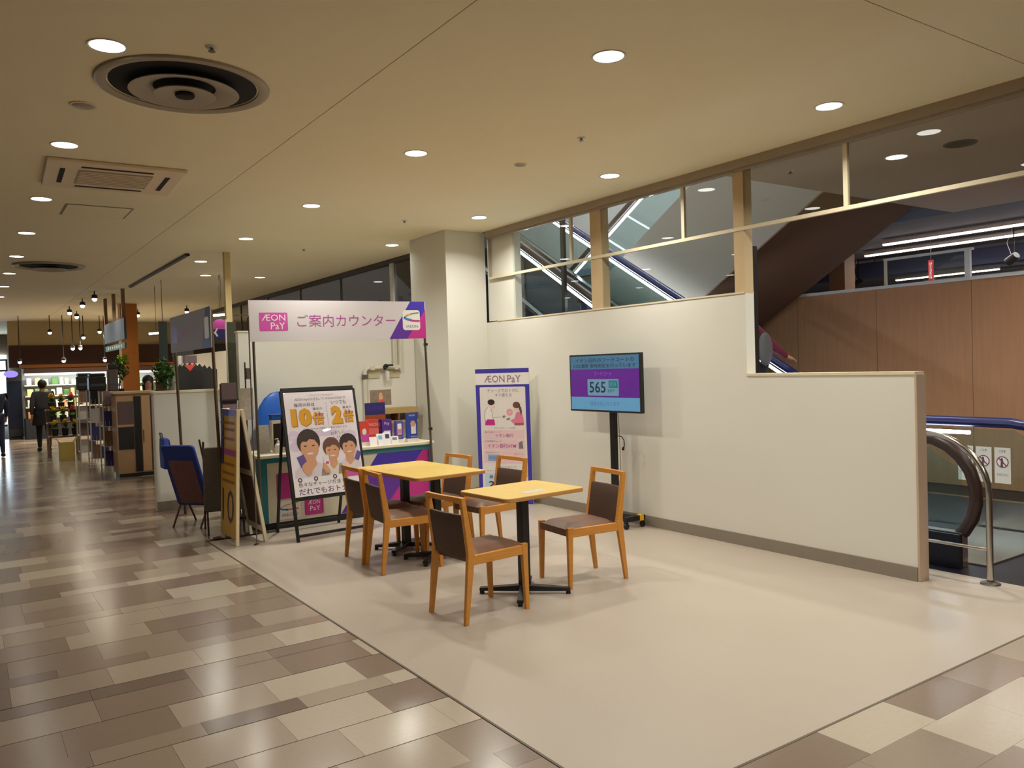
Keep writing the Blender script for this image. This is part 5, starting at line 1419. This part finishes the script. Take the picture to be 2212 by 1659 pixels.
wire_rack('nearest wire magazine rack, next to the brown cabinet beside the walkway', 1.93, 14.75, 8)
wire_rack('middle wire magazine rack beside the walkway', 1.93, 16.35, 8)
wire_rack('farthest wire magazine rack beside the walkway, near the yellow box', 1.93, 18.0, 8)
for x, y, w, d, h, c, l in ((2.06, 18.2, 0.26, 0.3, 0.34, CLOTHD, 'dark rounded display case on top of the far racks at left'), (2.08, 16.56, 0.28, 0.3, 0.32, BLACKP, 'wide dark display case on top of the middle rack'),
                            (2.12, 14.95, 0.16, 0.14, 0.46, MATS['rack_brown'], 'brown leaflet holder on top of the near rack')):
    t = thing('counter_case', l, 'display case', (x, y, 1.381))
    obj('case', B().box(-w / 2, w / 2, -d / 2, d / 2, 0, h * 0.8), c, t, bevel=0.02)
    obj('case_lid', B().box(-w / 2 + 0.01, w / 2 - 0.01, -d / 2 + 0.01, d / 2 - 0.01, h * 0.8 + 0.001, h), BLACKP, t, bevel=0.02)
    obj('label_band', B().box(-w / 2 + 0.02, w / 2 - 0.02, -d / 2 - 0.004, -d / 2 - 0.0005, h * 0.25, h * 0.4), SLATE, t)
t = thing('carton', 'yellow cardboard box on the floor beside the far rack', 'box', (1.72, 18.35, 0))
obj('box', B().box(-0.13, 0.13, -0.15, 0.15, 0, 0.36), mat('yellow_carton', (198, 176, 92), 0.7), t)
for s in (-1, 1): obj('flap', B().beam((s * 0.13, 0, 0.36), (s * 0.19, 0, 0.44), 0.28, 0.006, side=(0, 1, 0)), MATS['yellow_carton'], t)
# desk things behind the low partition
t = thing('desk_screen', 'black spiky topped desk screen standing behind the low partition', 'desk screen', (2.5, 10.72, 0))
pts = [(-0.24, 1.40)] + [(-0.24 + 0.48 * i / 16, 1.70 + (0.04 if i % 2 else 0.0) + 0.03 * math.sin(i * 0.3)) for i in range(17)] + [(0.24, 1.40)]
obj('panel', B().prism(pts, (0, 0, 0), (1, 0, 0), (0, 0, 1), -0.01, 0.01), BLACKP, t)
for x in (-0.2, 0.2): obj('leg', B().box(x - 0.015, x + 0.015, -0.012, 0.012, 0.0, 1.40), BLACK, t)
obj('foot_bar', B().box(-0.22, 0.22, -0.12, 0.12, 0.0, 0.02), BLACK, t)
obj('paper_corner', B().prism([(-0.16, 1.735), (-0.02, 1.745), (-0.09, 1.66)], (0, -0.0105, 0), (1, 0, 0), (0, 0, 1), 0.0, 0.002), ORNG, t)
t = thing('desk_shelf', 'small white shelf bracket with papers behind the low partition', 'shelf', (2.33, 10.9, 0))
obj('upright', B().box(-0.02, 0.02, -0.02, 0.02, 0.0, 1.86), WHITEP, t)
obj('shelf', B().box(0.021, 0.24, -0.06, 0.06, 1.74, 1.76), WHITEP, t)
obj('papers', B().box(0.05, 0.2, -0.05, 0.05, 1.761, 1.86), MATS['dusky_mauve'], t)

def foliage(b, c, r, n, seed, sz=0.06, squash=1.0):
    g = random.Random(seed)
    for _ in range(n):
        d = Vector((g.gauss(0, 1), g.gauss(0, 1), g.gauss(0, 1))).normalized() * r * g.uniform(0.35, 1.0)
        d.z *= squash
        p = Vector(c) + d
        a = Vector((g.uniform(-1, 1), g.uniform(-1, 1), g.uniform(-0.6, 1))).normalized()
        s_ = a.cross(Vector((0.3, 0.2, 1))).normalized()
        l, w = sz * g.uniform(0.7, 1.4), sz * 0.35
        b.add([p, p + a * l * 0.5 + s_ * w, p + a * l, p + a * l * 0.5 - s_ * w], [(0, 1, 2, 3)])
    return b
def plant(name, label, x, y, z, h, r, seed, lime=False, cat='plant'):
    t = thing(name, label, cat, (x, y, z))
    obj('pot', B().lathe([(0.001, 0), (0.07, 0), (0.09, 0.14), (0.095, 0.15), (0.08, 0.15), (0.07, 0.135), (0.001, 0.13)], n=18), mat('dark_pot', (52, 44, 40), 0.6), t, smooth=True)
    obj('stem', B().tube([(0, 0, 0.13), (0.01, 0, h * 0.5), (0, 0.01, h * 0.8)], [0.012, 0.009, 0.006], 6), BWOOD, t, smooth=True)
    o = obj('leaves', foliage(B(), (0, 0, h * 0.72), r, 260, seed, 0.075, 1.2), LEAF, t)
    o['kind'] = 'stuff'
    if lime:
        o = obj('lime_leaves', foliage(B(), (r * 0.4, 0, h * 1.02), r * 0.55, 90, seed + 1, 0.07), LEAFL, t)
        o['kind'] = 'stuff'
    return t
t = thing('plant_table', 'brown side table carrying the potted plant behind the racks', 'table', (2.66, 17.5, 0))
obj('top', B().box(-0.3, 0.3, -0.3, 0.3, 1.20, 1.24), BWOOD, t)
for sx in (-1, 1):
    for sy in (-1, 1): obj('leg', B().box(sx * 0.27 - 0.02, sx * 0.27 + 0.02, sy * 0.27 - 0.02, sy * 0.27 + 0.02, 0, 1.199), BWOOD, t)
plant('potted_plant', 'potted plant with lime tips on the table before the orange wood column', 2.60, 17.5, 1.241, 0.72, 0.20, 5, True)
t = thing('plant_stand', 'dark plinth carrying the leafy plant near the seated person', 'plinth', (2.60, 13.2, 0))
obj('column', B().box(-0.15, 0.15, -0.15, 0.15, 0.0, 1.22), CLOTHD, t)
obj('top', B().box(-0.17, 0.17, -0.17, 0.17, 1.221, 1.25), BLACKP, t)
plant('potted_plant', 'bushy green potted plant on the dark plinth left of the low partition', 2.58, 13.2, 1.251, 0.55, 0.18, 9)
tag(obj('wood_column', B().box(3.05, 3.40, 20.0, 20.35, 0.0, ZC - 0.001), OWOOD), 'broad orange wood column beyond the racks', 'column')
t = thing('hanging_sign', 'slate hanging sign on brown rods above the far racks', 'sign', (2.6, 17.8, 2.33))
obj('board', B().box(-0.02, 0.02, -1.25, 1.25, 0.0, 0.40), SLATE, t)
for y in (-1.1, 0.0, 1.1): obj('rod', B().box(-0.03, 0.03, y - 0.04, y + 0.04, 0.401, ZC - 2.331), mat('rod_brown', (128, 94, 60), 0.6), t)
t = thing('green_hanging_sign', 'narrow green sign with pale marks hung under the slate sign', 'sign', (2.6, 17.8, 2.16))
obj('board', B().box(-0.015, 0.015, -1.2, 1.2, 0.0, 0.11), GREENS, t)
for y in (-1.0, 1.0): obj('link', B().box(-0.005, 0.005, y - 0.01, y + 0.01, 0.1105, 0.169), STEELD, t)
for i in range(7): obj('pale_mark', B().box(-0.018, -0.0155, -0.9 + 0.27 * i, -0.78 + 0.27 * i, 0.03, 0.08), WHITEP, t)
t = thing('dark_banner', 'dark green hanging banner left of the slanted header sign', 'banner', (2.95, 15.0, 1.8))
obj('cloth', B().box(-0.07, 0.07, -0.004, 0.004, 0.0, 0.76), mat('bottle_green', (40, 52, 46), 0.7), t)
obj('cord', B().tube([(0, 0, 0.76), (0, 0, ZC - 1.801)], 0.005, 6), BLACKP, t)
t = thing('round_hanging_sign', 'round pink and navy hanging sign left of the tan post', 'sign', (3.66, 14.0, 2.36))
obj('disc', B().tube([(0, -0.01, 0), (0, 0.01, 0)], 0.17, 28), NAVY, t)
obj('pink_half', B().prism(ell(0, 0, 0.168, 0.168, 20, 0, 180), (0, -0.0105, 0.01), (1, 0, 0), (0, 0, 1), 0, 0.002), MAGL, t)
obj('arrow', B().prism([(-0.11, -0.05), (-0.06, 0.03), (-0.04, 0.02), (-0.075, -0.045), (-0.04, -0.10), (-0.06, -0.12)], (0, -0.0128, 0), (1, 0, 0), (0, 0, 1), 0, 0.002), WHITE, t)
obj('cord', B().tube([(0, 0, 0.17), (0, 0, ZC - 2.361)], 0.004, 6), BLACKP, t)
for x, y, z, l in ((3.66, 13.9, 2.60, 'short bright tube light above the round hanging sign'), (3.03, 16.0, 2.40, 'short bright tube light left of the dark banner')):
    t = thing('tube_light', l, 'ceiling light', (x, y, z))
    obj('tube', B().tube([(-0.10, 0.1, 0), (0.10, -0.1, 0.01)], 0.018, 10), TUBEM, t, smooth=True)
    obj('cord', B().tube([(0, 0, 0.02), (0, 0, ZC - z - 0.001)], 0.004, 6), BLACKP, t)
# track spots on the ceiling and pendants over the produce
def spot(x, y, z, label, glow=12):
    t = thing('track_spot', label, 'spotlight', (x, y, z), 0, 'spotlights over the grocery hall')
    obj('stem', B().tube([(0, 0, 0.06), (0, 0, ZC - z - 0.001)], 0.010, 6), BLACKP, t)
    obj('head', B().lathe([(0.02, 0.08), (0.05, 0.06), (0.055, 0.0), (0.045, 0.0)], n=14), BLACKP, t, smooth=True)
    obj('bulb', B().sphere((0, 0, -0.012), 0.044, 12), SPOTM, t, smooth=True)
    area_lamp('lamp', (0, 0, -0.07), glow, (1, 0.9, 0.72), 0.08, t, 160)
SP = [(2.15, 21.06, 3.14), (2.44, 22.4, 3.14), (2.18, 18.96, 3.14), (2.2, 17.3, 3.14), (3.69, 21.62, 3.14), (4.54, 20.28, 3.14), (3.65, 23.5, 3.14), (1.98, 24, 2.84), (3.14, 24, 2.86), (2.75, 24, 2.71), (2.26, 23.9, 2.10),
      (3.24, 24, 2.1), (1.31, 24.4, 2.1), (2.49, 24, 2.42), (2.68, 24.1, 2.43), (3.9, 24.2, 2.45), (4.0, 23.8, 2.2)]
POS = ['left', 'right']
ORD = nth[:] + ['eleventh', 'twelfth', 'thirteenth', 'fourteenth', 'fifteenth', 'sixteenth', 'seventeenth', 'eighteenth', 'nineteenth', 'twentieth']
ORD[0] = 'first'
SP.sort(key=lambda p: p[0] / p[1])
for i, (x, y, z) in enumerate(SP):
    spot(x, y, z, ORD[i] + ' from the left of the small glowing spotlights over the grocery hall')
# refrigerated case
t = thing('refrigerated_case', 'long open refrigerated case with lit shelves at the far end', 'refrigerator', (3.0, 25.9, 0))
obj('base', B().box(-1.55, 1.9, -0.4, 0.4, 0.0, 0.55), CLOTHD, t)
obj('back', B().box(-1.55, 1.9, 0.36, 0.4, 0.551, 1.80), mat('case_back', (210, 212, 206), 0.6), t)
obj('canopy', B().box(-1.55, 1.9, -0.35, 0.4, 1.801, 1.93), DWOOD, t)
obj('light_strip', B().box(-1.53, 1.88, -0.36, -0.30, 1.74, 1.80), CASEM, t)
for i, z in enumerate((0.85, 1.15, 1.45)): obj('shelf', B().box(-1.53, 1.88, -0.25 + 0.08 * i, 0.355, z, z + 0.025), WHITEP, t)
area_lamp('lamp', (0.1, -0.33, 1.72), 30, (0.95, 1, 0.96), 3.2, t, 170, 'RECTANGLE', 0.06, rot=(R(25), 0, 0))
g = random.Random(21)
cols = [LEAF, WHITEP, mat('pale_yellow_pack', (214, 200, 130), 0.6), WHITEP, mat('pale_orange_pack', (206, 150, 110), 0.6), CLOTHGR, mat('pale_green_pack', (176, 196, 150), 0.6), WHITEP, mat('dim_green_pack', (96, 116, 84), 0.6)]
for zi, z in enumerate((0.551, 0.876, 1.176, 1.476)):
    x = -1.48
    ip = 0
    while x < 1.7:
        w = g.uniform(0.08, 0.16)
        h = g.uniform(0.12, 0.22)
        o = obj('produce_pack', B().box(3.0 + x, 3.0 + x + w, 25.9 - 0.22 + 0.08 * max(0, zi - 1), 25.9 + 0.05, z + 0.0005, z + h), g.choice(cols), None, bevel=0.015)
        tag(o, ORD[min(ip, 19)] + ' produce pack from the left on the ' + ['bottom deck', 'lower shelf', 'middle shelf', 'top shelf'][zi] + ' of the refrigerated case', 'produce', 'packs in the refrigerated case')
        ip += 1
        x += w + g.uniform(0.02, 0.10)
# flower stand
t = thing('flower_stand', 'brown tiered stand for flowers beside the far racks', 'stand', (1.75, 19.3, 0))
for i, (y, z) in enumerate(((-0.28, 0.45), (0.0, 0.72), (0.28, 0.98))):
    obj('tier', B().box(-0.28, 0.30, y - 0.14, y + 0.14, z - 0.03, z), BWOOD, t)
    for s in (-0.26, 0.28): obj('leg', B().box(s - 0.015, s + 0.015, y - 0.015, y + 0.015, 0.0, z - 0.0305), BWOOD, t)
k = 0
for y, z in ((-0.28, 0.45), (0.0, 0.72), (0.28, 0.98)):
    for x in (-0.16, 0.02, 0.20):
        b = thing('flower_bunch', ORD[(k % 3)] + ' flower bunch from the left on the ' + ['lowest', 'middle', 'highest'][k // 3] + ' tier of the flower stand', 'flowers', (1.75 + x, 19.3 + y, z), 0, 'flower bunches on the tiered stand')
        obj('bucket', B().lathe([(0.001, 0), (0.05, 0), (0.065, 0.14), (0.055, 0.14), (0.001, 0.12)], n=12), CLOTHD, b, smooth=True)
        o = obj('leaves', foliage(B(), (0, 0, 0.2), 0.05, 50, 40 + k, 0.06), LEAF, b); o['kind'] = 'stuff'
        o = obj('blooms', foliage(B(), (0, 0, 0.27), 0.065, 90, 60 + k, 0.04), [YELF, YELF, ORNG][k % 3] if k != 2 else YELF, b); o['kind'] = 'stuff'
        k += 1
# dark cooler with a violet lit dome
t = thing('drinks_cooler', 'dark tall cooler with a violet lit dome at the far left', 'cooler', (1.24, 26.2, 0))
obj('cabinet', B().box(-0.18, 0.18, -0.2, 0.2, 0.08, 1.70), BLACKP, t)
obj('plinth', B().box(-0.16, 0.16, -0.18, 0.18, 0.0, 0.0795), CLOTHD, t)
obj('glass_door', B().box(-0.16, 0.16, -0.212, -0.2005, 0.3, 1.6), mat('cooler_glass', (30, 34, 48), 0.15), t)
obj('dome', B().sphere((-0.06, 0, 1.80), 0.16, 16, 1.1, 0.6, 0.6), lamp_mat('violet_glow', (0.32, 0.25, 1.0), 1.3), t, smooth=True)
